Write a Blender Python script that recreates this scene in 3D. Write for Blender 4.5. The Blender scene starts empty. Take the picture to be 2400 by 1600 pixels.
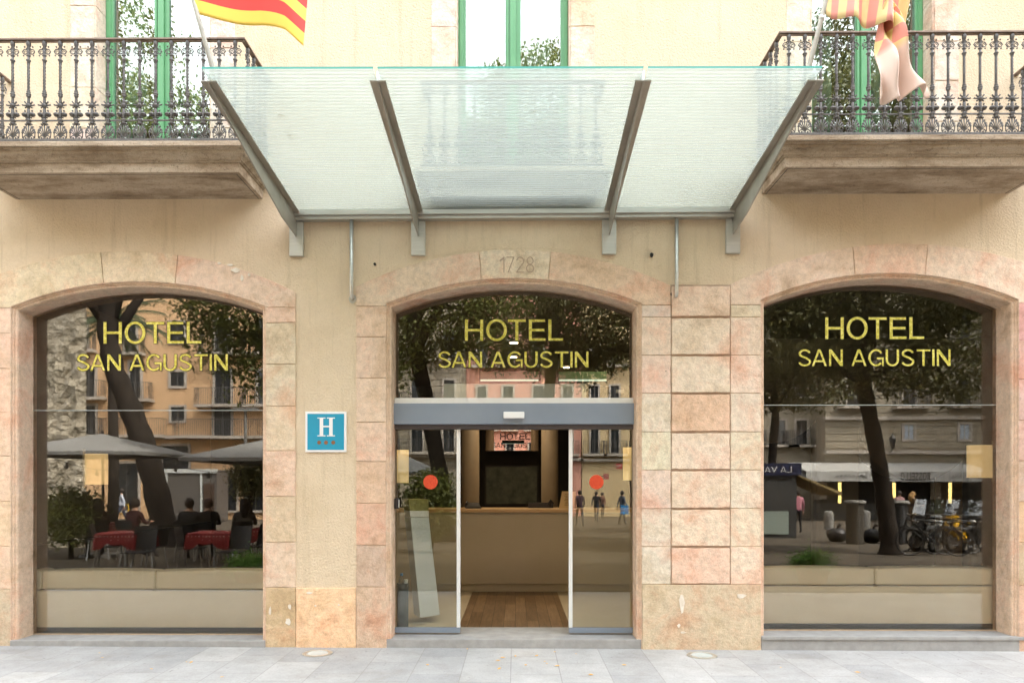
import bpy, bmesh, math, random
import numpy as np
from mathutils import Vector, Matrix, Euler
R = math.radians
S = bpy.context.scene
COL = S.collection
rnd = random.Random(7)

# ------------------------------------------------------------------ camera, light, exposure
CAMY, CAMZ, FPX, YAW = -7.0, 1.617, 1680.0, 0.006
cam_d = bpy.data.cameras.new('camera'); cam = bpy.data.objects.new('camera', cam_d); COL.objects.link(cam)
cam.location = (0, CAMY, CAMZ); cam.rotation_euler = (R(90), 0, YAW)
cam_d.sensor_width = 36; cam_d.lens = 36 * FPX / 2400
cam_d.shift_x = 2 / 2400; cam_d.shift_y = 330 / 2400
cam_d.clip_start = .05; cam_d.clip_end = 500
S.camera = cam
SUN = Vector((0.50, 0.34, 0.79)).normalized()
W = bpy.data.worlds.new('World'); S.world = W; W.use_nodes = True
nt = W.node_tree; bg = nt.nodes['Background']
sky = nt.nodes.new('ShaderNodeTexSky'); sky.sky_type = 'NISHITA'; sky.sun_disc = False
sky.sun_elevation = math.asin(SUN.z); sky.sun_rotation = math.atan2(SUN.x, SUN.y)
sky.dust_density = 2; sky.air_density = 1.0; sky.ozone_density = 1
hs = nt.nodes.new('ShaderNodeHueSaturation'); hs.inputs['Saturation'].default_value = .18
nt.links.new(sky.outputs[0], hs.inputs['Color']); nt.links.new(hs.outputs[0], bg.inputs['Color'])
bg.inputs['Strength'].default_value = .15
sd = bpy.data.lights.new('sun', 'SUN'); sd.energy = .9; sd.angle = R(3); sd.color = (1, .95, .86)
so = bpy.data.objects.new('sun', sd); COL.objects.link(so)
so.rotation_euler = SUN.to_track_quat('Z', 'Y').to_euler(); so.location = (10, -10, 20)
S.view_settings.view_transform = 'Standard'; S.view_settings.look = 'None'
S.view_settings.gamma = 1; S.view_settings.exposure = 3.76
S.render.engine = 'CYCLES'
S.cycles.max_bounces = 8; S.cycles.transparent_max_bounces = 24; S.cycles.diffuse_bounces = 4
S.cycles.glossy_bounces = 4; S.cycles.transmission_bounces = 4
S.cycles.caustics_reflective = False; S.cycles.caustics_refractive = False
S.cycles.sample_clamp_indirect = 6

# ------------------------------------------------------------------ measuring helpers (survey of the photo -> metres)
def at(px, py, Y):
    u = (px - 1198) / FPX; v = (1130 - py) / FPX
    dx = -math.sin(YAW) + u * math.cos(YAW); dy = math.cos(YAW) + u * math.sin(YAW)
    t = (Y - CAMY) / dy
    return (dx * t, CAMZ + v * t)
def X(px, Y=0): return at(px, 1130, Y)[0]
def mir(px, py, Z):      # something seen in the window glass (plane y=.25), Z metres of light path away
    x, z = at(px, py, Z - 7.0)
    return Vector((x, 7.5 - Z, z))
def gz(x, y): return -0.004 * x + (.02 * (y + 3) if y < -3 else 0)

# ------------------------------------------------------------------ object helpers
def tag(o, label=None, cat=None, group=None, kind=None):
    if label: o['label'] = label
    if cat: o['category'] = cat
    if group: o['group'] = group
    if kind: o['kind'] = kind
    return o
def empty(name, loc=(0, 0, 0), rz=0, parent=None):
    o = bpy.data.objects.new(name, None); o.empty_display_size = .1; COL.objects.link(o)
    o.location = loc; o.rotation_euler = (0, 0, rz); o.parent = parent
    return o
def thing(name, label, cat, loc=(0, 0, 0), rz=0, group=None):
    return tag(empty(name, loc, rz), label, cat, group)
def copy_tree(o, parent=None):
    c = o.copy(); COL.objects.link(c); c.parent = parent
    for ch in list(o.children): copy_tree(ch, c)
    return c
class MB:
    def __init__(s): s.v = []; s.f = []; s.m = []; s.t = []; s.mi = 0; s.tint = (1, 1, 1)
    def add(s, vs, fs):
        n = len(s.v); s.v += [tuple(p) for p in vs]
        for f in fs: s.f.append(tuple(i + n for i in f)); s.m.append(s.mi); s.t.append(s.tint)
        return s
    def box(s, x0, x1, y0, y1, z0, z1, M=None):
        vs = [Vector(p) for p in ((x0,y0,z0),(x1,y0,z0),(x1,y1,z0),(x0,y1,z0),(x0,y0,z1),(x1,y0,z1),(x1,y1,z1),(x0,y1,z1))]
        if M: vs = [M @ p for p in vs]
        return s.add(vs, [(0,3,2,1),(4,5,6,7),(0,1,5,4),(1,2,6,5),(2,3,7,6),(3,0,4,7)])
    def prism(s, poly, y0, y1):
        n = len(poly)
        a = sum(poly[i][0] * poly[(i+1) % n][1] - poly[(i+1) % n][0] * poly[i][1] for i in range(n))
        if a < 0: poly = poly[::-1]
        vs = [(p[0], y0, p[1]) for p in poly] + [(p[0], y1, p[1]) for p in poly]
        fs = [tuple(range(n)), tuple(range(2*n-1, n-1, -1))] + [(i, i+n, (i+1) % n + n, (i+1) % n) for i in range(n)]
        return s.add(vs, fs)
    def tube(s, pts, r, n=8, caps=True, tw=0, flat=1):
        pts = [Vector(p) for p in pts]; rs = r if isinstance(r, (list, tuple)) else [r] * len(pts)
        vs = []; fs = []; up = None
        for i, p in enumerate(pts):
            d = (pts[min(i+1, len(pts)-1)] - pts[max(i-1, 0)]).normalized()
            if up is None:
                up = Vector((0, 1, 0)) if abs(d.y) < .9 else Vector((1, 0, 0))
            a = (up - d * up.dot(d)).normalized(); b = d.cross(a); up = a
            for k in range(n):
                t = 2 * math.pi * k / n + tw * i
                vs.append(p + (a * math.cos(t) + b * math.sin(t) * flat) * rs[i])
        for i in range(len(pts) - 1):
            for k in range(n):
                fs.append((i*n+k, i*n+(k+1) % n, (i+1)*n+(k+1) % n, (i+1)*n+k))
        if caps: fs.append(tuple(range(n-1, -1, -1))); fs.append(tuple((len(pts)-1)*n+k for k in range(n)))
        return s.add(vs, fs)
    def lathe(s, prof, c=(0, 0, 0), n=10, sx=1, sy=1):
        vs = []; fs = []; m = len(prof)
        for r, z in prof:
            for k in range(n):
                t = 2*math.pi*k/n; vs.append((c[0]+r*math.cos(t)*sx, c[1]+r*math.sin(t)*sy, c[2]+z))
        for i in range(m-1):
            for k in range(n): fs.append((i*n+k, i*n+(k+1) % n, (i+1)*n+(k+1) % n, (i+1)*n+k))
        fs.append(tuple(range(n-1, -1, -1))); fs.append(tuple((m-1)*n+k for k in range(n)))
        return s.add(vs, fs)
    def ball(s, c, r, n=8, m=5, sc=(1, 1, 1)):
        prof = []
        vs = []; fs = []
        for i in range(m+1):
            t = math.pi*i/m
            for k in range(n):
                a = 2*math.pi*k/n
                vs.append((c[0]+r*sc[0]*math.sin(t)*math.cos(a), c[1]+r*sc[1]*math.sin(t)*math.sin(a), c[2]-r*sc[2]*math.cos(t)))
        for i in range(m):
            for k in range(n): fs.append((i*n+k, i*n+(k+1) % n, (i+1)*n+(k+1) % n, (i+1)*n+k))
        return s.add(vs, fs)
    def torus(s, c, R0, r, n=14, m=5, axis='y', a0=0, a1=2*math.pi):
        full = abs(a1-a0-2*math.pi) < 1e-6
        k = n if full else n+1
        pts = []
        for i in range(k):
            t = a0+(a1-a0)*i/n
            q = {'y': (math.cos(t), 0, math.sin(t)), 'z': (math.cos(t), math.sin(t), 0), 'x': (0, math.cos(t), math.sin(t))}[axis]
            ax = {'y': (0,1,0), 'z': (0,0,1), 'x': (1,0,0)}[axis]
            for j in range(m):
                u = 2*math.pi*j/m
                pts.append([c[e]+q[e]*(R0+r*math.cos(u))+ax[e]*r*math.sin(u) for e in range(3)])
        fs = []
        for i in range(n):
            i2 = (i+1) % k
            for j in range(m): fs.append((i*m+j, i2*m+j, i2*m+(j+1) % m, i*m+(j+1) % m))
        return s.add(pts, fs)
    def build(s, name, mats, parent=None, smooth=False, bevel=0, loc=None, fixn=True):
        me = bpy.data.meshes.new(name); me.from_pydata(s.v, [], s.f)
        mats = mats if isinstance(mats, (list, tuple)) else [mats]
        for m in mats: me.materials.append(m)
        for p, i in zip(me.polygons, s.m): p.material_index = i; p.use_smooth = smooth
        if any(t != (1, 1, 1) for t in s.t):
            ca = me.color_attributes.new('tint', 'FLOAT_COLOR', 'CORNER')
            d = []
            for p, t in zip(me.polygons, s.t): d += [t[0], t[1], t[2], 1] * p.loop_total
            ca.data.foreach_set('color', d)
        if fixn:
            b = bmesh.new(); b.from_mesh(me); bmesh.ops.recalc_face_normals(b, faces=b.faces); b.to_mesh(me); b.free()
        return obj(name, me, parent, bevel, loc)
def obj(name, me, parent=None, bevel=0, loc=None):
    o = bpy.data.objects.new(name, me); COL.objects.link(o); o.parent = parent
    if loc is not None: o.location = loc
    if bevel:
        md = o.modifiers.new('bevel', 'BEVEL'); md.width = bevel; md.segments = 2; md.limit_method = 'ANGLE'; md.angle_limit = R(40)
    return o
def from_curve(cu, fn, name, mat, parent):
    t = bpy.data.objects.new('tmp', cu); COL.objects.link(t)
    bpy.context.view_layer.update()
    me = bpy.data.meshes.new_from_object(t.evaluated_get(bpy.context.evaluated_depsgraph_get()))
    bpy.data.objects.remove(t); bpy.data.curves.remove(cu)
    me.name = name
    for v in me.vertices: v.co = fn(v.co)
    b = bmesh.new(); b.from_mesh(me); bmesh.ops.remove_doubles(b, verts=b.verts, dist=1e-5)
    bmesh.ops.recalc_face_normals(b, faces=b.faces); b.to_mesh(me); b.free()
    me.materials.clear(); me.materials.append(mat)
    return obj(name, me, parent)
def poly_holes(name, outer, holes, y0, y1, mat, parent):
    cu = bpy.data.curves.new('c', 'CURVE'); cu.dimensions = '2D'; cu.fill_mode = 'BOTH'; cu.extrude = (y1-y0)/2
    for pl in [outer] + holes:
        sp = cu.splines.new('POLY'); sp.points.add(len(pl)-1); sp.use_cyclic_u = True
        for q, p in zip(sp.points, pl): q.co = (p[0], p[1], 0, 1)
    ym = (y0+y1)/2
    return from_curve(cu, lambda c: (c.x, ym-c.z, c.y), name, mat, parent)
def _rib(pts, w0, w1=None):      # ribbon outline round a centre line
    L = []; Rr = []
    for i, p in enumerate(pts):
        a = pts[max(i-1, 0)]; b = pts[min(i+1, len(pts)-1)]; dx, dz = b[0]-a[0], b[1]-a[1]; l = math.hypot(dx, dz) or 1
        h = abs(dx)/l; w = (w0*(1-h)+(w1 or w0)*h)/2
        L.append((p[0]-dz/l*w, p[1]+dx/l*w)); Rr.append((p[0]+dz/l*w, p[1]-dx/l*w))
    return L+Rr[::-1]
def _arc(cx, cz, rx, rz, a0, a1, n=14): return [(cx+rx*math.cos(R(a0+(a1-a0)*i/n)), cz+rz*math.sin(R(a0+(a1-a0)*i/n))) for i in range(n+1)]
def glyph(ch, v, h):     # cap height 1; v = stem, h = bar thickness. returns width, [outlines]
    if ch == 'H': w = .86; return w, [[(0,0),(v,0),(v,.5-h/2),(w-v,.5-h/2),(w-v,0),(w,0),(w,1),(w-v,1),(w-v,.5+h/2),(v,.5+h/2),(v,1),(0,1)]]
    if ch == 'T': w = .84; return w, [[(w/2-v/2,0),(w/2+v/2,0),(w/2+v/2,1-h),(w,1-h),(w,1),(0,1),(0,1-h),(w/2-v/2,1-h)]]
    if ch == 'E': w = .78; return w, [[(0,0),(w,0),(w,h),(v,h),(v,.5-h/2),(w*.94,.5-h/2),(w*.94,.5+h/2),(v,.5+h/2),(v,1-h),(w*.97,1-h),(w*.97,1),(0,1)]]
    if ch == 'L': w = .69; return w, [[(0,0),(w,0),(w,h),(v,h),(v,1),(0,1)]]
    if ch == 'I': return v, [[(0,0),(v,0),(v,1),(0,1)]]
    if ch == '1': w = .34; return w, [[(w-v,0),(w,0),(w,1),(w-v*.8,1),(.0,.8),(0,.72),(w-v,.84)]]
    if ch == '7': w = .62; return w, [[(.1,0),(.1+v*1.05,0),(w,1-h*.6),(w,1),(0,1),(0,1-h),(w-v,1-h)]]
    if ch == 'N': w = .84; return w, [[(0,0),(v*.92,0),(v*.92,.74),(w-v*1.1,0),(w,0),(w,1),(w-v*.92,1),(w-v*.92,.26),(v*1.1,1),(0,1)]]
    if ch == 'V': w = .9; return w, [[(w/2-v/2,0),(w/2+v/2,0),(w,1),(w-v,1),(w/2,.2),(v,1),(0,1)]]
    if ch == 'A':
        w = .92; f = lambda x, z: (x, z); sl = (w/2-v/2)/1.0; zb = .30
        return w, [[(0,0),(v,0),(v+.072,.24),(w-v-.072,.24),(w-v,0),(w,0),(w/2+v*.58,1),(w/2-v*.58,1)], [(v+.11,.24+h),(w-v-.11,.24+h),(w/2,.86)]]
    if ch in 'O0': w = .98; n = 28; return w, [[(w/2+w/2*math.cos(2*math.pi*i/n), .5+.52*math.sin(2*math.pi*i/n)) for i in range(n)], [(w/2+(w/2-v)*math.cos(2*math.pi*i/n), .5+(.52-h)*math.sin(2*math.pi*i/n)) for i in range(n)]]
    if ch == 'U': w = .82; r = w/2-v/2; return w, [_rib([(v/2,1),(v/2,.7),(v/2,.45)]+_arc(w/2,.36,r,.36-h/2+.02,180,360,16)+[(w-v/2,.45),(w-v/2,.7),(w-v/2,1)], v, h)]
    if ch == 'S':
        w = .80; c = _arc(w/2,.735,w/2-v/2-.02,.265-h/2+.02,15,180,12)+_arc(w/2,.735,w/2-v/2-.02,.235-h/2,180,240,4)[1:]+[(w*.5,.52),(w*.66,.465)]+_arc(w/2,.265,w/2-v/2,.235-h/2,60,0,5)+_arc(w/2,.265,w/2-v/2,.285-h/2,0,-168,12)[1:]
        return w, [_rib(c, v, h)]
    if ch == 'G':
        w = .95; c = _arc(w/2,.5,w/2-v/2,.52-h/2,38,318,24); rb = _rib(c, v, h); m = len(c); x1 = w
        return w, [rb, [(w*.56,.36),(w,.36),(w,.52),(w*.56,.52)] and [(w*.55,.40),(w-v*.75,.40),(w-v*.75,.0),(w,.0),(w,.40+h),(w*.55,.40+h)]]
    if ch == '2': w = .62; c = _arc(w/2,.70,w/2-v/2,.30-h/2,165,0,10)+_arc(w/2,.70,w/2-v/2,.2,0,-40,3)[1:]; return w, [_rib(c+[(v*.8,h+.02)], v, h), [(0,0),(w,0),(w,h),(0,h)]]
    if ch == '8':
        w = .64; n = 18; o = []
        for cz, rx, rz in ((.75,.27,.25),(.26,.32,.26)):
            o += [[(w/2+rx*math.cos(2*math.pi*i/n), cz+rz*math.sin(2*math.pi*i/n)) for i in range(n)], [(w/2+(rx-v)*math.cos(2*math.pi*i/n), cz+(rz-h)*math.sin(2*math.pi*i/n)) for i in range(n)]]
        return w, o
    if ch == 'R': w = .78; return w, [_rib([(0.01,1-h/2),(.4,1-h/2)]+_arc(.45,.76,w-.45-v/2,.24-h/2,90,-90,10)+[(.4,.52+h/2),(.01,.52+h/2)][:1], v, h), [(0,0),(v,0),(v,1-h),(0,1-h)], [(w-v*1.1,0),(w,0),(.46+v/2,.5),(.46-v/2,.5)]]
    if ch == 'D': w = .82; return w, [[(0,0),(.4,0)]+_arc(.4,.5,w-.4,.5,-90,90,12)[1:-1]+[(.4,1),(0,1)], [(v,h),(.4,h)]+_arc(.4,.5,w-.4-v,.5-h,-90,90,12)[1:-1]+[(.4,1-h),(v,1-h)]]
    return .50, []
SP = {'OT': .05, 'AG': .12, 'TE': .15, 'TI': .12, 'SA': .04, 'GU': .12, 'SAN': .1}
def _off(poly, d):
    n = len(poly); a = sum(poly[i][0]*poly[(i+1) % n][1]-poly[(i+1) % n][0]*poly[i][1] for i in range(n)); sg_ = 1 if a > 0 else -1; out = []
    for i in range(n):
        def nr(p, q):
            dx, dz = q[0]-p[0], q[1]-p[1]; l = math.hypot(dx, dz) or 1; return (dz/l*sg_, -dx/l*sg_)
        a_, b_ = nr(poly[i-1], poly[i]), nr(poly[i], poly[(i+1) % n]); k = max(.5, 1+a_[0]*b_[0]+a_[1]*b_[1])
        out.append((poly[i][0]+(a_[0]+b_[0])/k*d, poly[i][1]+(a_[1]+b_[1])/k*d))
    return out
def text(name, s, x0, x1, z0, z1, y, th, mat, parent, off=0, flip=False, v=.138, h=.11, slant=0):
    gl = []; x = 0; prev = ''
    for ch in s:
        w, o = glyph(ch, v, h)
        if prev: x += SP.get(prev+ch, .145) if ch != ' ' and prev != ' ' else .02
        gl.append((ch, x, o)); x += w; prev = ch
    W_ = x; k = (x1-x0)/W_; kz = (z1-z0); first = None; res = []
    root = parent
    for ch, gx, o in gl:
        holes = {'O': 1, 'A': 1, 'D': 1, '0': 1}.get(ch)
        pls = []
        for i, q in enumerate(o):
            pp = [((gx+a)*k, b*kz) for a, b in q]
            hole = (ch in 'OAD0' and i == 1) or (ch == '8' and i in (1, 3))
            if off: pp = _off(pp, -off if hole else off)
            if flip: pp = [((x1-x0)-a, b) for a, b in pp]
            pls.append(([(x0+a, z0+b) for a, b in pp], hole))
        groups = []
        for pl_, hole in pls:
            if hole: groups[-1].append(pl_)
            else: groups.append([pl_])
        mbs = []
        for gi, g_ in enumerate(groups):
            o_ = poly_holes(name, g_[0], g_[1:], y-th, y+gi*.0002, mat, parent); mbs.append(o_)
        if len(mbs) > 1:
            b = bmesh.new()
            for o_ in mbs: b.from_mesh(o_.data)
            b.to_mesh(mbs[0].data); b.free()
            for o_ in mbs[1:]: bpy.data.objects.remove(o_)
        res += mbs[:1]
    return res

# ------------------------------------------------------------------ materials
def mat(name, col, rough=.6, metal=0, spec=.5):
    m = bpy.data.materials.new(name); m.use_nodes = True; b = m.node_tree.nodes['Principled BSDF']
    b.inputs['Base Color'].default_value = (*col, 1); b.inputs['Roughness'].default_value = rough
    b.inputs['Metallic'].default_value = metal; b.inputs['Specular IOR Level'].default_value = spec
    return m
class NT:
    def __init__(s, m): s.t = m.node_tree; s.b = s.t.nodes['Principled BSDF']; s.co = s.t.nodes.new('ShaderNodeTexCoord')
    def n(s, typ, **k):
        o = s.t.nodes.new('ShaderNode'+typ)
        for a, v in k.items(): setattr(o, a, v)
        return o
    def l(s, a, b): s.t.links.new(a, b); return s
    def noise(s, scale, det=4, rough=.6, stretch=None, dist=0):
        o = s.n('TexNoise'); o.inputs['Scale'].default_value = scale; o.inputs['Detail'].default_value = det
        o.inputs['Roughness'].default_value = rough; o.inputs['Distortion'].default_value = dist
        if stretch:
            mp = s.n('Mapping'); mp.inputs['Scale'].default_value = stretch; s.l(s.co.outputs['Object'], mp.inputs['Vector']); s.l(mp.outputs[0], o.inputs['Vector'])
        else: s.l(s.co.outputs['Object'], o.inputs['Vector'])
        return o.outputs['Fac']
    def ramp(s, f, stops):
        o = s.n('ValToRGB'); s.l(f, o.inputs[0]); e = o.color_ramp.elements
        while len(e) < len(stops): e.new(.5)
        for q, (p, c) in zip(e, stops):
            q.position = p; q.color = (c, c, c, 1) if isinstance(c, (int, float)) else (*c, 1)
        return o.outputs[0]
    def mix(s, a, b, f, mode='MIX'):
        o = s.n('Mix', data_type='RGBA', blend_type=mode)
        for i, q in ((6, a), (7, b)):
            if isinstance(q, tuple): o.inputs[i].default_value = (*q, 1)
            else: s.l(q, o.inputs[i])
        if isinstance(f, (int, float)): o.inputs[0].default_value = f
        else: s.l(f, o.inputs[0])
        return o.outputs[2]
    def bump(s, f, st=.3, d=.01, prev=None):
        o = s.n('Bump'); o.inputs['Strength'].default_value = st; o.inputs['Distance'].default_value = d; s.l(f, o.inputs['Height'])
        if prev: s.l(prev, o.inputs['Normal'])
        s.l(o.outputs[0], s.b.inputs['Normal']); return o.outputs[0]
    def base(s, c): s.l(c, s.b.inputs['Base Color']); return s
def m_plaster():
    m = mat('plaster', (.7, .5, .28), .92, 0, .2); t = NT(m)
    a = t.ramp(t.noise(1.1, 6, .65), [(.3, (.70, .565, .385)), (.5, (.77, .635, .455)), (.75, (.80, .67, .50))])
    g = t.ramp(t.noise(140, 3, .6), [(.3, .84), (.6, 1.0)])
    c = t.mix(a, g, 1, 'MULTIPLY')
    st = t.ramp(t.noise(2.2, 6, .7, (1.6, 1, .35)), [(.6, 0), (.78, 1)])
    c = t.mix(c, (.50, .38, .24), t.mix((0, 0, 0), (.5, .5, .5), st))
    dr = t.ramp(t.noise(5, 6, .75, (2.2, 1, .12)), [(.54, 0), (.70, .5)])
    c = t.mix(c, (.50, .40, .26), dr)
    cr = t.ramp(t.noise(3.2, 9, .85, None, 1.5), [(.493, 1), (.5, .55), (.507, 1)])
    c = t.mix(c, t.mix((1, 1, 1), cr, .35), 1, 'MULTIPLY')
    t.base(c); p = t.bump(t.noise(48, 5, .7), 1.0, .016); t.bump(t.noise(9, 3, .5), .25, .02, p)
    return m
def m_stone(name='pink_sandstone', pit=1.0):
    m = mat(name, (.6, .45, .36), .9, 0, .2); t = NT(m)
    at_ = t.n('Attribute', attribute_name='tint')
    pat = t.ramp(t.noise(2.0, 8, .66, None, .4), [(.28, (.47, .37, .27)), (.40, (.66, .55, .42)), (.50, (.74, .64, .52)), (.58, (.72, .56, .44)), (.68, (.66, .44, .32)), (.80, (.70, .58, .44))])
    pat = t.mix(pat, t.ramp(t.noise(17, 7, .75), [(.3, .78), (.55, 1.0), (.7, 1.06)]), 1, 'MULTIPLY')
    c = t.mix(pat, at_.outputs['Color'], 1, 'MULTIPLY')
    blot = t.ramp(t.noise(3.5, 7, .68, (1, 1, 1.5), .6), [(.56, 0), (.74, .5)])
    c = t.mix(c, (.62, .33, .2), blot)
    grime = t.ramp(t.noise(8, 9, .8), [(.55, 0), (.76, .45)])
    c = t.mix(c, (.40, .30, .22), grime)
    c = t.mix(c, t.ramp(t.noise(95, 4, .7), [(.25, .76), (.6, 1.03)]), 1, 'MULTIPLY')
    t.base(c); p = t.bump(t.noise(40, 6, .7), .6*pit, .012); t.bump(t.noise(6, 5, .6), .6*pit, .04, p)
    return m
def m_oldstone():   # balcony slabs
    m = mat('weathered_limestone', (.5, .4, .28), .95, 0, .15); t = NT(m)
    c = t.ramp(t.noise(4, 7, .7, (.35, 1, 1.4)), [(.28, (.17, .12, .08)), (.42, (.36, .275, .19)), (.56, (.56, .455, .34)), (.72, (.66, .57, .45))])
    c = t.mix(c, (.12, .085, .055), t.ramp(t.noise(28, 8, .8), [(.54, 0), (.68, .8)]))
    c = t.mix(c, t.ramp(t.noise(160, 4, .7), [(.3, .65), (.62, 1.05)]), 1, 'MULTIPLY')
    t.base(c); p = t.bump(t.noise(60, 6, .75), .9, .015); t.bump(t.noise(8, 4), .4, .03, p)
    return m
def m_paving():
    m = mat('grey_paving', (.4, .42, .43), .7, 0, .3); t = NT(m)
    br = t.n('TexBrick'); br.offset = .37; br.inputs['Scale'].default_value = 1
    br.inputs['Color1'].default_value = (.42, .42, .41, 1); br.inputs['Color2'].default_value = (.33, .335, .335, 1)
    br.inputs['Mortar'].default_value = (.30, .295, .285, 1); br.inputs['Mortar Size'].default_value = .006
    br.inputs['Mortar Smooth'].default_value = .6
    br.inputs['Brick Width'].default_value = .62; br.inputs['Row Height'].default_value = .42
    mp = t.n('Mapping'); mp.inputs['Rotation'].default_value = (0, 0, R(90)); mp.inputs['Location'].default_value = (.05, .04, 0)
    t.l(t.co.outputs['Object'], mp.inputs[0]); t.l(mp.outputs[0], br.inputs[0])
    c = t.mix(br.outputs[0], t.ramp(t.noise(1.7, 7, .7), [(.3, .80), (.65, 1.08)]), 1, 'MULTIPLY')
    c = t.mix(c, t.ramp(t.noise(60, 5, .7), [(.25, .82), (.6, 1.04)]), 1, 'MULTIPLY')
    c = t.mix(c, (.30, .28, .25), t.ramp(t.noise(6, 8, .75, (.5, 1, 1)), [(.56, 0), (.8, .5)]))
    c = t.mix(c, (.24, .22, .19), t.ramp(t.noise(2.4, 9, .8, None, .8), [(.50, 0), (.66, .38)]))
    sp = t.ramp(t.noise(22, 2, .5), [(.70, 0), (.73, .55)]); c = t.mix(c, (.16, .15, .14), sp)
    t.base(c); t.bump(br.outputs[1], -.35, .006, t.bump(t.noise(45, 5), .35, .004))
    return m
def m_noise(name, c1, c2, scale=6, rough=.8, metal=0, bump=.2, bs=60, bd=.004, stretch=None, spec=.4):
    m = mat(name, c1, rough, metal, spec); t = NT(m)
    t.base(t.ramp(t.noise(scale, 5, .6, stretch), [(.3, c1), (.7, c2)]))
    if bump: t.bump(t.noise(bs, 4, .6, stretch), bump, bd)
    return m
def m_glass(name, refl, tint, rough=0.0, wave=0):
    m = bpy.data.materials.new(name); m.use_nodes = True; nt = m.node_tree; nt.nodes.clear()
    o = nt.nodes.new('ShaderNodeOutputMaterial'); mx = nt.nodes.new('ShaderNodeMixShader'); tr = nt.nodes.new('ShaderNodeBsdfTransparent')
    gl = nt.nodes.new('ShaderNodeBsdfGlossy'); gl.inputs['Roughness'].default_value = rough; gl.inputs['Color'].default_value = (1, .97, .92, 1)
    tr.inputs['Color'].default_value = (*tint, 1)
    fr = nt.nodes.new('ShaderNodeFresnel'); fr.inputs['IOR'].default_value = 1.3
    ad = nt.nodes.new('ShaderNodeMath'); ad.operation = 'ADD'; ad.use_clamp = True; ad.inputs[1].default_value = refl
    nt.links.new(fr.outputs[0], ad.inputs[0]); nt.links.new(ad.outputs[0], mx.inputs[0])
    nt.links.new(tr.outputs[0], mx.inputs[1]); nt.links.new(gl.outputs[0], mx.inputs[2]); nt.links.new(mx.outputs[0], o.inputs[0])
    if wave:
        co = nt.nodes.new('ShaderNodeTexCoord'); ns = nt.nodes.new('ShaderNodeTexNoise'); ns.inputs['Scale'].default_value = .9; ns.inputs['Detail'].default_value = 1
        bp = nt.nodes.new('ShaderNodeBump'); bp.inputs['Strength'].default_value = wave; bp.inputs['Distance'].default_value = .02
        nt.links.new(co.outputs['Object'], ns.inputs[0]); nt.links.new(ns.outputs[0], bp.inputs['Height']); nt.links.new(bp.outputs[0], gl.inputs['Normal'])
    return m
def m_canopy():
    m = bpy.data.materials.new('fritted_glass'); m.use_nodes = True; nt = m.node_tree; nt.nodes.clear(); L = nt.links.new
    N = lambda k: nt.nodes.new('ShaderNode'+k)
    o = N('OutputMaterial'); co = N('TexCoord'); sp = N('SeparateXYZ'); L(co.outputs['Object'], sp.inputs[0])
    mu = N('Math'); mu.operation = 'MULTIPLY'; mu.inputs[1].default_value = 1/.0365; L(sp.outputs[1], mu.inputs[0])
    fr = N('Math'); fr.operation = 'FRACT'; L(mu.outputs[0], fr.inputs[0])
    gt = N('Math'); gt.operation = 'GREATER_THAN'; gt.inputs[1].default_value = .42; L(fr.outputs[0], gt.inputs[0])
    ad = N('Math'); ad.operation = 'MULTIPLY_ADD'; ad.inputs[1].default_value = .50; ad.inputs[2].default_value = .13; L(gt.outputs[0], ad.inputs[0])
    tr = N('BsdfTransparent'); tr.inputs['Color'].default_value = (.88, .95, .92, 1)
    df = N('BsdfTranslucent'); df.inputs['Color'].default_value = (.52, .55, .535, 1)
    d2 = N('BsdfDiffuse'); d2.inputs['Color'].default_value = (.74, .79, .77, 1)
    ns = N('TexNoise'); ns.inputs['Scale'].default_value = 3; ns.inputs['Detail'].default_value = 6; L(co.outputs['Object'], ns.inputs[0])
    m1 = N('MixShader'); m1.inputs[0].default_value = .35; L(df.outputs[0], m1.inputs[1]); L(d2.outputs[0], m1.inputs[2])
    m2 = N('MixShader'); L(ad.outputs[0], m2.inputs[0]); L(tr.outputs[0], m2.inputs[1]); L(m1.outputs[0], m2.inputs[2])
    gl = N('BsdfGlossy'); gl.inputs['Roughness'].default_value = .03; m3 = N('MixShader'); m3.inputs[0].default_value = .05
    L(m2.outputs[0], m3.inputs[1]); L(gl.outputs[0], m3.inputs[2]); L(m3.outputs[0], o.inputs[0])
    return m
def m_leaf(name, c1, c2, tr=.35):
    m = bpy.data.materials.new(name); m.use_nodes = True; nt = m.node_tree; L = nt.links.new
    b = nt.nodes['Principled BSDF']; b.inputs['Roughness'].default_value = .5
    co = nt.nodes.new('ShaderNodeTexCoord'); n = nt.nodes.new('ShaderNodeTexNoise'); n.inputs['Scale'].default_value = 3; n.inputs['Detail'].default_value = 6
    rp = nt.nodes.new('ShaderNodeValToRGB'); rp.color_ramp.elements[0].position = .3; rp.color_ramp.elements[1].position = .7
    rp.color_ramp.elements[0].color = (*c1, 1); rp.color_ramp.elements[1].color = (*c2, 1)
    L(co.outputs['Object'], n.inputs[0]); L(n.outputs[0], rp.inputs[0]); L(rp.outputs[0], b.inputs['Base Color'])
    t = nt.nodes.new('ShaderNodeBsdfTranslucent'); L(rp.outputs[0], t.inputs[0])
    mx = nt.nodes.new('ShaderNodeMixShader'); mx.inputs[0].default_value = tr
    L(b.outputs[0], mx.inputs[1]); L(t.outputs[0], mx.inputs[2]); L(mx.outputs[0], nt.nodes['Material Output'].inputs[0])
    return m
def m_emit(name, col, st):
    m = mat(name, col, .5); b = m.node_tree.nodes['Principled BSDF']
    b.inputs['Emission Color'].default_value = (*col, 1); b.inputs['Emission Strength'].default_value = st; return m
M = {}
M['plaster'] = m_plaster(); M['stone'] = m_stone(); M['slab'] = m_oldstone(); M['paving'] = m_paving()
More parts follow.
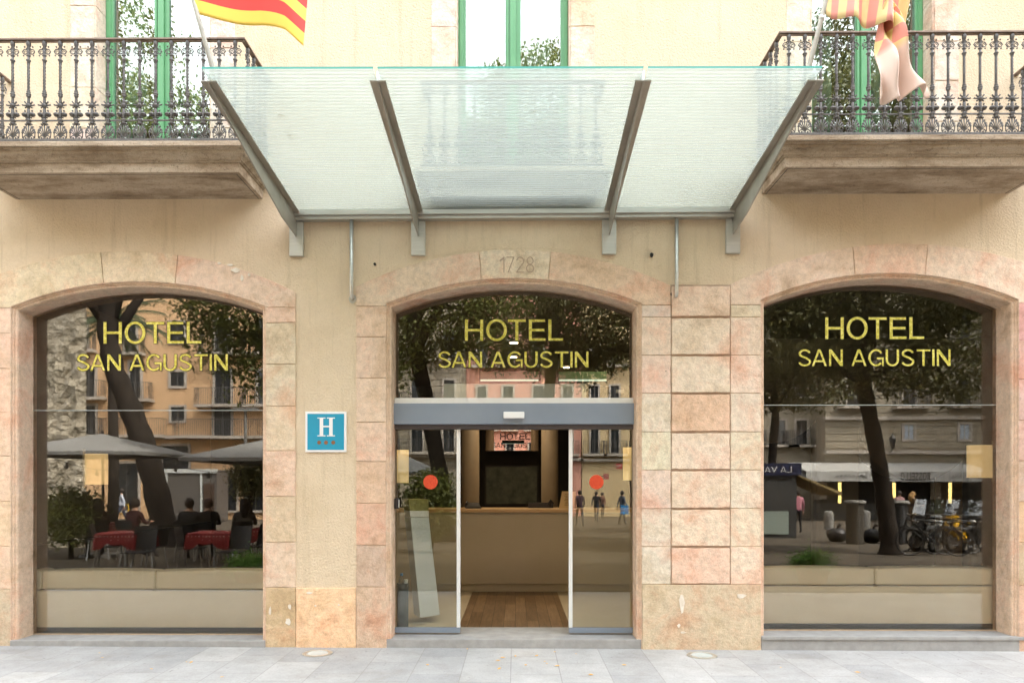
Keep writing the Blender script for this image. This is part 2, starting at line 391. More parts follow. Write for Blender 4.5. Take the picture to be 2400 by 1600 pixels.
M['patch'] = m_noise('pale_patch', (.62, .55, .44), (.78, .74, .66), 14, .95, 0, .5, 60); M['mortar'] = m_noise('mortar', (.36, .26, .18), (.5, .39, .27), 12)
M['sill'] = m_noise('grey_sill_stone', (.27, .27, .26), (.36, .36, .35), 9, .6, 0, .3, 90)
M['steel'] = m_noise('brushed_steel', (.50, .50, .465), (.60, .60, .56), 3, .38, .75, .12, 30, .002, (1, 1, 12))
M['steel_dull'] = m_noise('dull_steel', (.36, .34, .29), (.46, .43, .38), 4, .45, .7, .1, 40, .002)
M['iron'] = m_noise('grey_painted_iron', (.075, .07, .065), (.16, .155, .15), 40, .5, .35, .4, 120, .002)
M['rail'] = m_noise('rusty_rail_iron', (.16, .115, .085), (.26, .20, .16), 14, .55, .3, .3, 90, .002)
M['green'] = m_noise('green_door_paint', (.10, .30, .135), (.13, .35, .165), 3, .35, 0, .05, 20)
M['glass'] = m_glass('window_glass', .06, (.985, .975, .95), 0, .035)
M['doorglass'] = m_glass('door_glass', .05, (.90, .92, .88), 0, .02)
M['upglass'] = m_glass('upper_glass', .16, (.78, .90, .84), 0, .05)
M['canopy'] = m_canopy()
M['gedge'] = mat('green_glass_edge', (.10, .42, .36), .2)
M['curtain'] = m_noise('net_curtain', (.36, .39, .37), (.46, .49, .47), 5, .9, 0, .2, 20)
M['white'] = mat('white_plastic', (.8, .8, .79), .4)
M['bluegrey'] = m_noise('blue_grey_metal', (.20, .25, .31), (.23, .28, .34), 2, .38, .25, .05, 20)
M['alu'] = mat('pale_aluminium', (.72, .76, .75), .35, .3)
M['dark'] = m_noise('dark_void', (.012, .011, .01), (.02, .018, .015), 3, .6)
M['black'] = mat('black_plastic', (.015, .015, .016), .4)
M['sofa'] = m_noise('cream_leather', (.84, .78, .60), (.88, .83, .66), 4, .5, 0, .15, 25, .004)
M['piping'] = mat('white_piping', (.8, .78, .74), .5)
mw = mat('floor_wood', (.2, .1, .05), .35); t = NT(mw); br = t.n('TexBrick'); br.inputs['Scale'].default_value = 1; br.inputs['Brick Width'].default_value = 1.1; br.inputs['Row Height'].default_value = .13
br.inputs['Color1'].default_value = (.27, .17, .09, 1); br.inputs['Color2'].default_value = (.16, .095, .045, 1); br.inputs['Mortar'].default_value = (.04, .02, .01, 1); br.inputs['Mortar Size'].default_value = .003
mp = t.n('Mapping'); mp.inputs['Rotation'].default_value = (0, 0, R(90)); t.l(t.co.outputs['Object'], mp.inputs[0]); t.l(mp.outputs[0], br.inputs[0])
t.base(t.mix(br.outputs[0], t.ramp(t.noise(6, 6, .7, (6, .5, 1)), [(.3, .6), (.7, 1.25)]), 1, 'MULTIPLY')); M['wood'] = mw
M['cream_floor'] = m_noise('cream_floor_tile', (.50, .43, .31), (.55, .48, .35), 2, .4)
M['mat'] = m_noise('coir_mat', (.18, .17, .155), (.34, .32, .29), 60, .95, 0, .6, 120)
M['counter'] = m_noise('beige_counter', (.42, .36, .25), (.45, .39, .28), 2, .45)
M['countertop'] = mat('counter_edge', (.55, .36, .17), .35)
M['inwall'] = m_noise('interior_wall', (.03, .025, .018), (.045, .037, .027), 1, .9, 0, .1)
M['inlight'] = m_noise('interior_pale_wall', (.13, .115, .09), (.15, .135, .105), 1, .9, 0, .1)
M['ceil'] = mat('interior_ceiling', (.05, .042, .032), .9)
M['column'] = m_noise('stone_column', (.24, .185, .12), (.29, .23, .155), 3, .6, 0, .1)
M['mirror'] = mat('mirror', (.30, .27, .25), .01, 1)
M['shade'] = m_emit('lamp_shade', (.72, .50, .22), .04)
M['bulb'] = m_emit('lit_downlight', (1, .72, .38), 5)
M['tube'] = m_emit('lit_tube', (.75, 1, .82), .05)
M['signblue'] = mat('sign_blue', (.002, .29, .46), .3)
M['signbrown'] = mat('sign_brown', (.22, .09, .03), .6)
M['red'] = m_noise('red_sticker', (.50, .03, .012), (.72, .10, .03), 60, .5, 0, 0)
M['totem'] = mat('totem_white', (.62, .66, .66), .4)
M['olive'] = m_noise('olive_print', (.22, .20, .06), (.33, .31, .12), 30, .5)
M['tote'] = mat('dark_green_bin', (.035, .055, .058), .45)
M['paper'] = mat('buff_paper', (.62, .45, .22), .8)
M['bottle'] = m_glass('bottle_plastic', .15, (.85, .9, .95))
M['bluecap'] = mat('bottle_cap', (.1, .3, .6), .4)
M['pole'] = m_noise('white_flagpole', (.55, .55, .50), (.72, .72, .68), 10, .5)
g = mat('gold_leaf', (.7, .55, .1), .4, .25); t = NT(g)
t.base(t.ramp(t.noise(38, 6, .75), [(.3, (.26, .23, .02)), (.47, (.56, .51, .07)), (.66, (.85, .80, .25))])); t.bump(t.noise(55, 4), .4, .004); M['gold'] = g
M['goldline'] = mat('dark_letter_edge', (.035, .03, .008), .5)
M['leaf'] = m_leaf('tree_leaves', (.07, .10, .02), (.20, .21, .05))
M['leaf2'] = m_leaf('olive_green_leaves', (.06, .07, .02), (.20, .19, .075))
M['leafb'] = m_leaf('bright_leaves', (.10, .22, .03), (.20, .36, .07))
M['palm'] = m_leaf('palm_leaves', (.06, .09, .04), (.13, .17, .08))
M['bark'] = m_noise('bark', (.018, .014, .011), (.045, .034, .026), 8, .95, 0, .8, 25, .03, (1, 1, .4))
M['yleaf'] = mat('yellow_fallen_leaf', (.75, .42, .06), .7)
M['parasol'] = m_noise('grey_canvas', (.26, .26, .25), (.31, .31, .30), 2, .9, 0, .1)
M['chair'] = mat('black_chair', (.02, .02, .02), .5)
M['chrome'] = mat('chair_steel', (.45, .45, .44), .3, .9)
M['terra'] = m_noise('terracotta', (.38, .25, .17), (.46, .32, .23), 10, .9)
M['concrete'] = m_noise('concrete', (.20, .195, .18), (.27, .265, .25), 10, .9)
rc = mat('red_dotted_cloth', (.22, .008, .008), .7); t = NT(rc)
vo = t.n('TexVoronoi'); vo.inputs['Scale'].default_value = 16; vo.inputs['Randomness'].default_value = .15; t.l(t.co.outputs['Object'], vo.inputs[0])
t.base(t.ramp(vo.outputs['Distance'], [(.16, (.8, .6, .55)), (.2, (.22, .008, .008))])); M['redcloth'] = rc

# ================================================================== SETTING
def ground():
    mb = MB(); xs = [-80, -20, -7, 0, 7, 20, 80]; ys = [.28, -3, -6, -12, -30, -90]
    for y in ys:
        for x in xs: mb.v.append((x, y, gz(x, y)))
    n = len(xs)
    for j in range(len(ys)-1):
        for i in range(n-1): mb.f.append((j*n+i, j*n+i+1, (j+1)*n+i+1, (j+1)*n+i)); mb.m.append(0); mb.t.append((1, 1, 1))
    o = mb.build('pavement', M['paving']); tag(o, kind='structure')
    mb = MB(); ys = [-3.2, -8, -12, -30, -89]; n = len(xs)
    for y in ys:
        for x in xs: mb.v.append((x, y, gz(x, y)+(.012 if -20 < y else .02)))
    for j in range(len(ys)-1):
        for i in range(n-1): mb.f.append((j*n+i, j*n+i+1, (j+1)*n+i+1, (j+1)*n+i)); mb.m.append(0); mb.t.append((1, 1, 1))
    m = m_noise('brown_square_paving', (.085, .07, .05), (.15, .125, .09), 1.3, .9, 0, .4, 30, .01); t = NT(m)
    c = t.ramp(t.noise(1.3, 7, .7), [(.3, (.055, .045, .032)), (.7, (.11, .092, .068))])
    t.base(t.mix(c, (.42, .26, .08), t.ramp(t.noise(14, 3, .6), [(.66, 0), (.70, .8)])))
    o = mb.build('square_ground', m); tag(o, kind='structure')
ground()

# ================================================================== HOTEL
hotel = thing('hotel_building', 'cream rendered hotel front with three pink stone arches, balconies and green balcony doors', 'building')
def arc3(p0, pm, p1, n=24):
    (x1, y1), (x2, y2), (x3, y3) = p0, pm, p1
    d = 2*(x1*(y2-y3)+x2*(y3-y1)+x3*(y1-y2))
    ux = ((x1*x1+y1*y1)*(y2-y3)+(x2*x2+y2*y2)*(y3-y1)+(x3*x3+y3*y3)*(y1-y2))/d
    uy = ((x1*x1+y1*y1)*(x3-x2)+(x2*x2+y2*y2)*(x1-x3)+(x3*x3+y3*y3)*(x2-x1))/d
    r = math.hypot(x1-ux, y1-uy); a0 = math.atan2(y1-uy, x1-ux); a1 = math.atan2(y3-uy, x3-ux)
    return [(ux+r*math.cos(a0+(a1-a0)*i/n), uy+r*math.sin(a0+(a1-a0)*i/n)) for i in range(n+1)]
def inset(path, d):      # open path (left jamb up, arch, right jamb down); positive d goes into the opening
    out = []
    for i, p in enumerate(path):
        def nr(a, b):
            dx, dz = b[0]-a[0], b[1]-a[1]; l = math.hypot(dx, dz); return (dz/l, -dx/l)
        if i == 0: n = nr(path[0], path[1]); out.append((p[0]+n[0]*d, p[1]+n[1]*d)); continue
        if i == len(path)-1: n = nr(path[-2], path[-1]); out.append((p[0]+n[0]*d, p[1]+n[1]*d)); continue
        a, b = nr(path[i-1], p), nr(p, path[i+1]); k = 1+a[0]*b[0]+a[1]*b[1]
        out.append((p[0]+(a[0]+b[0])/k*d, p[1]+(a[1]+b[1])/k*d))
    return out
def zz(py): return CAMZ + (1130-py)/240.0
# opening: xl, xr (face edge), spring z, crown z, extrados crown z, outer corner z, jamb widths, sill z
ARCH = {
 'left': dict(xl=X(27), xr=X(623), zs=zz(718), zc=zz(659), ze=zz(587.5), zol=zz(671), zor=zz(684), wl=.42, wr=X(694)-X(623), zb=zz(1500), jl=[966, 863, 780, 725], vous=[238, 418],
   L=[1380, 1280, 1174, 1068, 966, 863, 780, 720], Rr=[1376, 1270, 1163, 1056, 951, 853, 756, 720]),
 'mid': dict(xl=X(905.8), xr=X(1503), zs=zz(711), zc=zz(652.5), ze=zz(585.5), zol=zz(671), zor=zz(670), wl=X(905.8)-X(835), wr=X(1572)-X(1503), zb=zz(1497), vous=[1123, 1291],
   L=[1375, 1277, 1179, 1081, 989, 886, 789, 718], Rr=[1368, 1280, 1191, 1101, 1012, 922, 833, 744, 716]),
 'right': dict(xl=X(1783), xr=X(2385.6), zs=zz(704), zc=zz(642), ze=zz(573.4), zol=zz(667), zor=zz(650), wl=X(1783)-X(1711), wr=.42, zb=zz(1488), vous=[1997, 2173],
   L=[1368, 1280, 1191, 1101, 1012, 922, 833, 744, 716], Rr=[1370, 1270, 1175, 1080, 985, 890, 800, 712]),
}
paths = {}
for k, a in ARCH.items():
    xc = (a['xl']+a['xr'])/2
    arc = arc3((a['xl'], a['zs']), (xc, a['zc']), (a['xr'], a['zs']))
    a['arc'] = arc; a['path'] = [(a['xl'], -.06)] + arc + [(a['xr'], -.06)]
    a['ext'] = arc3((a['xl']-a['wl'], a['zol']), (xc, a['ze']), (a['xr']+a['wr'], a['zor']))
UP = [dict(x0=X(222), x1=X(494), sl=X(140)), dict(x0=X(1068), x1=X(1337), sl=X(1011)), dict(x0=X(1900), x1=X(2189), sl=X(1820))]
UPZ = [4.66, 4.44, 4.70]
holes = [a['path'] for a in ARCH.values()]
SILLW = .11
for u, z0 in zip(UP, UPZ): holes.append([(u['x0'], z0-.06), (u['x0'], 7.3), (u['x1'], 7.3), (u['x1'], z0-.06)])
poly_holes('wall', [(-12, -.3), (-12, 18), (22, 18), (22, -.3)], [h for h in holes], 0, .24, M['plaster'], hotel)  # wall and roof widened past the view, added to keep the pavement shaded
mb = MB(); mb.box(-12, 22, .241, 9.3, 17.7, 18); mb.box(-8, -7.8, .241, 9.3, -.3, 17.7); mb.box(7.8, 8, .241, 9.3, -.3, 17.7); mb.box(-7.8, 7.8, 9.1, 9.3, -.3, 17.7)
mb.build('roof_shell', M['plaster'], hotel)
# --- stone blocks
def tint():
    b = rnd.uniform(.90, 1.10)
    h = rnd.random()
    c = (1.06, .96, .93) if h < .4 else ((.97, 1.0, .95) if h < .7 else (1.10, .90, .84))
    return tuple(b*q for q in c)
YF, YB = -.012, .05
def blockpoly(mb, poly, gap=.003, y=YF, tn=None):
    cx = sum(p[0] for p in poly)/len(poly); cz = sum(p[1] for p in poly)/len(poly)
    n = len(poly); a = sum(poly[i][0]*poly[(i+1) % n][1]-poly[(i+1) % n][0]*poly[i][1] for i in range(n))
    if a < 0: poly = poly[::-1]
    out = []
    fine = []
    for i in range(n):
        p, q = poly[i], poly[(i+1) % n]; l = math.hypot(q[0]-p[0], q[1]-p[1]); k = max(1, int(l/.045)); fine.append(p)
        for e in range(1, k):
            j1, j2 = rnd.gauss(0, .0017), rnd.gauss(0, .0017); fine.append((p[0]+(q[0]-p[0])*e/k+(j1 if abs(q[1]-p[1]) > .5*l else 0), p[1]+(q[1]-p[1])*e/k+(j2 if abs(q[0]-p[0]) > .5*l else 0)))
    poly = fine; n = len(poly)
    for i in range(n):
        p0, p, p1 = poly[i-1], poly[i], poly[(i+1) % n]
        def nr(a, b):
            dx, dz = b[0]-a[0], b[1]-a[1]; l = math.hypot(dx, dz) or 1; return (-dz/l, dx/l)
        a_, b_ = nr(p0, p), nr(p, p1); k = max(.4, 1+a_[0]*b_[0]+a_[1]*b_[1])
        out.append((p[0]+(a_[0]+b_[0])/k*gap, p[1]+(a_[1]+b_[1])/k*gap))
    mb.tint = tn or tint(); mb.prism(out, y+rnd.uniform(-.0025, .0025), YB)
def cutarc(arc, xa, xb):
    def zat(x):
        for p, q in zip(arc, arc[1:]):
            if p[0] <= x <= q[0]: return p[1]+(q[1]-p[1])*(x-p[0])/(q[0]-p[0])
        return arc[0][1] if x < arc[0][0] else arc[-1][1]
    return [(xa, zat(xa))] + [p for p in arc if xa+.01 < p[0] < xb-.01] + [(xb, zat(xb))]
PINK = (1.12, 1.0, .96); PALE = (1.10, 1.06, 1.04)
def surround(k, a):
    mb = MB(); xc = (a['xl']+a['xr'])/2
    for side, js, w in (('l', a['L'], a['wl']), ('r', a['Rr'], a['wr'])):
        zs = [-.05] + [zz(j) for j in js]
        for bi, (z0, z1) in enumerate(zip(zs, zs[1:])):
            if k == 'mid' and side == 'r' and z0 < 0: continue
            if k == 'right' and side == 'l' and z0 < 0: continue
            x0, x1 = (a['xl']-w, a['xl']) if side == 'l' else (a['xr'], a['xr']+w)
            tn = None
            if k == 'right' and side == 'l' or k == 'mid' and side == 'r': tn = tuple(q*rnd.uniform(.93, 1.03) for q in PALE)
            if k == 'left' and side == 'r': tn = [(.90, .80, .62), (1.04, .95, .89), (.93, .86, .74), (1.05, .91, .85), (1.03, .98, .88), (1.0, 1.0, .92), (1.0, .99, .90), (1.05, .90, .84)][bi]
            if k == 'mid' and side == 'l': tn = [(.92, .80, .72), (.84, .74, .70), (.98, .76, .68), (.98, .82, .72), (1.05, .92, .86), (1.06, .96, .90), (1.04, .93, .88), (1.06, .94, .88)][bi]
            if k == 'left' and side == 'l': tn = [(.82, .79, .70), (1.05, .92, .84), (1.04, .93, .80), (1.06, .92, .84), (1.04, .90, .82), (1.06, .88, .80), (1.05, .9, .84), (1.05, .92, .86)][bi]
            if k == 'right' and side == 'r': tn = tuple(q*rnd.uniform(.72, .95) for q in (1.0, .88, .82))
            blockpoly(mb, [(x0, z0), (x1, z0), (x1, z1), (x0, z1)], tn=tn)
        a['zj'+side] = zs[-1]
    # voussoirs: split ext and arc at angles
    xs = [a['xl']-a['wl']] + [X(p) for p in a['vous']] + [a['xr']+a['wr']]
    sp = .05
    def ix(x): return max(a['xl'], min(a['xr'], xc+(x-xc)*.93))
    parts = list(zip(xs, xs[1:]))
    for i, (xa, xb) in enumerate(parts):
        top = cutarc(a['ext'], xa, xb)
        ia = a['xl'] if i == 0 else ix(xa); ib = a['xr'] if i == len(parts)-1 else ix(xb)
        bot = cutarc(a['arc'], ia, ib)
        poly = list(top) + (([(xb, a['zjr']), (a['xr'], a['zjr'])]) if i == len(parts)-1 else []) + bot[::-1] + ([(a['xl'], a['zjl']), (xa, a['zjl'])] if i == 0 else [])
        # drop duplicates
        pp = []
        for p in poly:
            if not pp or math.hypot(p[0]-pp[-1][0], p[1]-pp[-1][1]) > .006: pp.append(p)
        tn = {'left': [(1.0, .98, .84), (1.02, .98, .86), (1.03, .93, .88)], 'mid': [(1.05, .98, .93), (1.08, 1.06, .99), (1.07, .94, .86)], 'right': [(1.08, 1.0, .96), (1.06, .93, .86), (1.08, 1.01, .96)]}[k][i]
        blockpoly(mb, pp, tn=tn)
    o = mb.build('stone_arch', M['stone'], hotel, bevel=.004)
    # mortar backing
    # moulding sweep
    prof = [(-.004, YF), (.0, YF), (.004, .012), (.016, .014), (.019, .026), (.026, .024), (.036, .028), (.042, .040), (.044, .055), (.046, .30)]
    path = a['path']; loops = [inset(path, d) for d, y in prof]
    mv = MB(); mv.tint = (1.05, .93, .86)
    n = len(path); vs = []
    for (d, y), lp in zip(prof, loops): vs += [(p[0], y, p[1]) for p in lp]
    fs = [(j*n+i, j*n+i+1, (j+1)*n+i+1, (j+1)*n+i) for j in range(len(prof)-1) for i in range(n-1)]
    mv.add(vs, fs); o2 = mv.build('arch_reveal', M['stone'], o)
    return o
for k, a in ARCH.items(): a['obj'] = surround(k, a)
# pilaster of pink blocks between door and right window, base block, corner pier block
mb = MB(); x0, x1 = X(1573), X(1710)
js = [1368, 1280, 1191, 1101, 1012, 922, 833, 744, 669]
tn = [(1.10, .95, .90), (1.10, 1.06, 1.0), (1.08, 1.03, .98), (1.1, 1.06, 1.03), (1.06, .88, .78), (1.1, 1.08, 1.04), (1.1, 1.07, 1.03), (1.1, 1.0, .95)]
for i, (a_, b_) in enumerate(zip(js, js[1:])):
    blockpoly(mb, [(x0, zz(a_)+.006), (x1, zz(a_)+.006), (x1, zz(b_)-.012), (x0, zz(b_)-.012)], .003, -.020, tn[i])
blockpoly(mb, [(X(1504), -.05), (X(1783), -.05), (X(1783), zz(1368)), (X(1504), zz(1368))], .003, -.02, (.90, .87, .76))
mb.build('stone_pilaster', M['stone'], hotel, bevel=.005)
mb = MB(); blockpoly(mb, [(X(694), -.05), (X(835), -.05), (X(835), zz(1376)), (X(694), zz(1376))], .003, -.012, (1.25, 1.02, .80)); mb.build('corner_block', M['stone'], hotel, bevel=.004)
mb = MB(); mb.box(X(1571), X(1712), -.0015, .03, -.04, zz(668)); mb.build('mortar_joint', m_noise('deep_joint', (.36, .25, .18), (.50, .38, .28), 14), hotel)
# engraved year
text('engraved_year', '1728', X(1172), X(1252), zz(640), zz(603), YF-.0045, .003, mat('engraving', (.45, .34, .26), .9), hotel, v=.075, h=.05)
mb = MB()
for px, py, r in ((879, 620, .013), (1527, 598, .018), (1649, 714, .006), (1573, 690, .012), (1560, 870, .005)):
    x, z = at(px, py, 0); MB().prism([(x+r*math.cos(t*.7)*rnd.uniform(.8, 1.2), z+r*math.sin(t*.7)*rnd.uniform(.8, 1.3)) for t in range(9)], -.0185, .0).build('drill_hole', M['dark'], hotel)
# chipped patches with bare white plaster on the stone
def chip(mb, cx, cz, w, h, y, n=11, seed=0):
    r = random.Random(seed)
    mb.prism([(cx+w*math.cos(2*math.pi*i/n)*r.uniform(.55, 1.1), cz+h*math.sin(2*math.pi*i/n)*r.uniform(.6, 1.1)) for i in range(n)], y, y+.01)
mb = MB()
for i, (px, py, w, h, y) in enumerate(((1597, 1410, .028, .10, -.026), (1590, 1464, .018, .02, -.026), (1600, 1480, .03, .012, -.026), (555, 634, .05, .026, -.018), (585, 645, .018, .018, -.018), (540, 622, .03, .012, -.018), (515, 618, .02, .012, -.018), (568, 652, .02, .035, -.018), (680, 1420, .02, .03, -.018), (676, 1455, .03, .04, -.018), (634, 1430, .012, .05, -.018), (1735, 1395, .06, .022, -.026), (726, 1388, .04, .012, -.018), (740, 1418, .012, .01, -.018), (795, 1416, .012, .01, -.018), (2362, 1478, .012, .03, .1))):
    x, z = at(px, py, 0)
    if px != 2362: mb = MB(); chip(mb, x, z, w, h, y, seed=i); mb.build('plaster_patch', M['patch'], hotel)

# --- sills / thresholds
for k, (pl, pr, ptop, extra) in {'left': (20, 627, 1497, 0), 'mid': (905, 1507, 1496, 0), 'right': (1787, 2398, 1487, .012)}.items():
    a = ARCH[k]; z = a['zb']
    mb = MB(); mb.box(a['xl']-.0, a['xr']+.0, -.022 if k != 'mid' else -.004, .60, -.12, z-.003)
    if k == 'right':
        mb.box(a['xl']+.004, a['xr']+.15, -.035, -.0222, z-.035, z-.002)
    mb.build('stone_sill' if k != 'mid' else 'door_threshold', M['sill'], hotel, bevel=.003)

# --- arched shop windows
def pane_poly(a, d, z0, z1=None, side='full'):
    p = inset(a['path'], d); q = [(p[0][0], z0)] + p[1:-1] + [(p[-1][0], z0)]
    if side == 'up': return q
    return q
def arched_window(k, seam):
    a = ARCH[k]; zs = zz(seam) if seam else None
    w = empty('shop_window', (0, 0, 0), 0, hotel)
    top = pane_poly(a, .040, zs+.004); MB().prism(top, .25, .262).build('upper_pane', M['glass'], w)
    xl, xr = top[0][0], top[-1][0]
    MB().box(xl, xr, .25, .262, a['zb']+.012, zs-.003).build('lower_pane', M['glass'], w)
    MB().box(xl, xr, .2485, .2635, zs-.0022, zs+.0032).build('pane_joint', mat('silicone_joint', (.45, .5, .48), .4), w)
    MB().box(xl, xr, .2485, .2635, a['zb']-.002, a['zb']+.011).build('bottom_seal', M['mortar'], w)
    return w
wl = arched_window('left', 955); wr = arched_window('right', 943)
tag(wl, 'left arched shop window with gold lettering and cream sofa behind'); tag(wr, 'right arched shop window with gold lettering and cream sofa behind')
def lettering(parent, h, s):
    for t, (a, b, c, d) in (('HOTEL', h), ('SAN AGUSTIN', s)):
        x0, z1 = at(a, c, .247); x1, z0 = at(b, d, .247)
        text('letter_edge', t, x0, x1, z0, z1, .2495, .001, M['goldline'], parent, off=.0045)
        text('gold_letters', t, x0, x1, z0, z1, .2483, .0015, M['gold'], parent)
lettering(wl, (242.8, 471.8, 754.6, 804.5), (179.8, 533.8, 830.3, 868))
lettering(wr, (1934.5, 2166, 743.7, 794), (1871, 2227.8, 819, 857))

# --- entrance: fanlight, header, sliding doors
am = ARCH['mid']; ent = empty('entrance', (0, 0, 0), 0, hotel)
xl, xr = am['xl']+.04, am['xr']-.04
MB().prism(pane_poly(am, .040, at(0, 934, .25)[1]), .25, .262).build('fanlight_pane', M['glass'], ent)
lettering(ent, (1089.8, 1319.6, 748.8, 798), (1027, 1379, 824, 860.6))
zt = at(0, 934, .24)[1]; zm = at(0, 947, .24)[1]; zl = at(0, 995, .2)[1]
hd = MB().box(xl, xr, .20, .33, zm, zt).build('header_cap', M['alu'], ent)
MB().box(xl, xr, .15, .34, zl, zm-.002).build('door_header', M['bluegrey'], ent, bevel=.003)
MB().box(xl, xr, .19, .33, zl-.045, zl-.001).build('track_cover', mat('dark_track', (.06, .055, .06), .4), ent)
x0, z1 = at(1180, 965, .12); x1, z0 = at(1229, 980, .12)
MB().box(x0, x1, .10, .148, z0, z1).build('motion_sensor', M['white'], ent, bevel=.006)
def door_panel(x0, x1, stile_left, dot):
    p = empty('sliding_door', (0, 0, 0), 0, hotel); z0 = zz(1495)+.005; zt_ = zl-.046; zb = z0+.055; y = .235
    MB().box(x0, x1, y-.012, y+.03, z0, zb).build('bottom_rail', M['bluegrey'], p, bevel=.002)
    sx = (x0, x0+.037) if stile_left else (x1-.037, x1)
    MB().box(sx[0], sx[1], y-.01, y+.028, zb+.001, zt_).build('door_stile', M['alu'], p, bevel=.002)
    g0, g1 = (sx[1], x1) if stile_left else (x0, sx[0])
    MB().box(g0, g1, y, y+.010, zb+.001, zt_).build('glass_pane', M['doorglass'], p)
    x, z = at(dot[0], dot[1], y); r = .072
    MB().prism([(x+r*math.cos(t*math.pi/18), z+r*math.sin(t*math.pi/18)) for t in range(36)], y-.0022, y-.0008).build('red_dot', M['red'], p)
    return p
door_panel(xl, X(1079, .235), False, (1009, 1129)); door_panel(X(1333, .235), xr, True, (1398, 1129))

# --- upper balcony doors
def upper_window(u, z0, i):
    x0, x1 = u['x0'], u['x1']; w = empty('balcony_door', (0, 0, 0), 0, hotel); yb = .17
    fw = .085; xm = (x0+x1)/2
    mb = MB(); zt = 7.3
    for a, b in ((x0, x0+fw), (x1-fw, x1)):
        mb.box(a, b, yb, yb+.06, z0, zt); mb.box(a+.025, b-.02, yb-.012, yb, z0, zt)
    mb.box(x0, x1, yb, yb+.06, z0, z0+.12); mb.box(x0, x1, yb+.001, yb+.059, zt-.1, zt)
    mb.build('door_frame', M['green'], w, bevel=.003)
    mb = MB(); mb.box(xm-.075, xm+.075, yb+.01, yb+.055, z0+.121, zt-.101); mb.box(xm-.03, xm+.03, yb-.012, yb+.01, z0+.121, zt-.101); mb.box(xm-.066, xm-.045, yb-.002, yb+.01, z0+.121, zt-.101)
    mb.build('meeting_stile', M['green'], w, bevel=.003)
    for a, b in ((x0+fw, xm-.075), (xm+.075, x1-fw)):
        MB().box(a, b, yb+.03, yb+.036, z0+.12, zt-.1).build('glass_pane', M['upglass'], w)
        mb = MB(); vs = []; fs = []; n = 40; wdt = (b-a)
        cw = wdt*(.6 if i != 1 else .75)
        xa = a if rnd.random() < 2 else b-cw
        for q in range(n+1):
            xx = a + cw*q/n; yy = .34 + .03*math.sin(q*1.1)+.012*math.sin(q*2.7+i)
            vs += [(xx, yy, z0), (xx, yy, zt)]
        for q in range(n): fs.append((q*2, q*2+2, q*2+3, q*2+1))
        mb.add(vs, fs); mb.build('curtain', M['curtain'], w, smooth=True)
    # stone surround
    mb = MB(); sw = .24
    zj = [z0-.3+.4*k for k in range(8)]
    rj = [7.3+.02]
    for s in (0, 1):
        a, b = (x0-sw, x0) if s == 0 else (x1, x1+sw); mb = MB()
        for za, zb_ in zip([z0-.04, z0+.02, z0+.42, z0+.82, z0+1.2, z0+1.62, z0+2.05], [z0+.02, z0+.42, z0+.82, z0+1.2, z0+1.62, z0+2.05, z0+2.6]):
            blockpoly(mb, [(a, za), (b, za), (b, zb_), (a, zb_)], .003, -.008, tuple(q*rnd.uniform(.95, 1.05) for q in (1.02, 1.06, 1.08)))
            mb.tint = (1.05, 1.05, 1.05)
            if s == 0: mb.box(b-.02, b+.012, .0, .24, za+.002, zb_-.002)
            else: mb.box(a-.012, a+.02, .0, .24, za+.002, zb_-.002)
        mb.build('stone_jamb', M['stone'], w, bevel=.004)
    MB().box(x0, x1, .01, .3, z0-.06, z0-.002).build('door_sill', M['slab'], w)
    return w
for i, (u, z0) in enumerate(zip(UP, UPZ)): upper_window(u, z0, i)
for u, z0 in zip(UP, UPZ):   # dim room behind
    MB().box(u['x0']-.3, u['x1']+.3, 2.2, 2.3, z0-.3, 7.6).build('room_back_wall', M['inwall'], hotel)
MB().box(-7.8, 7.8, .24, 9.1, 4.05, 4.2).build('upper_floor', M['ceil'], hotel)

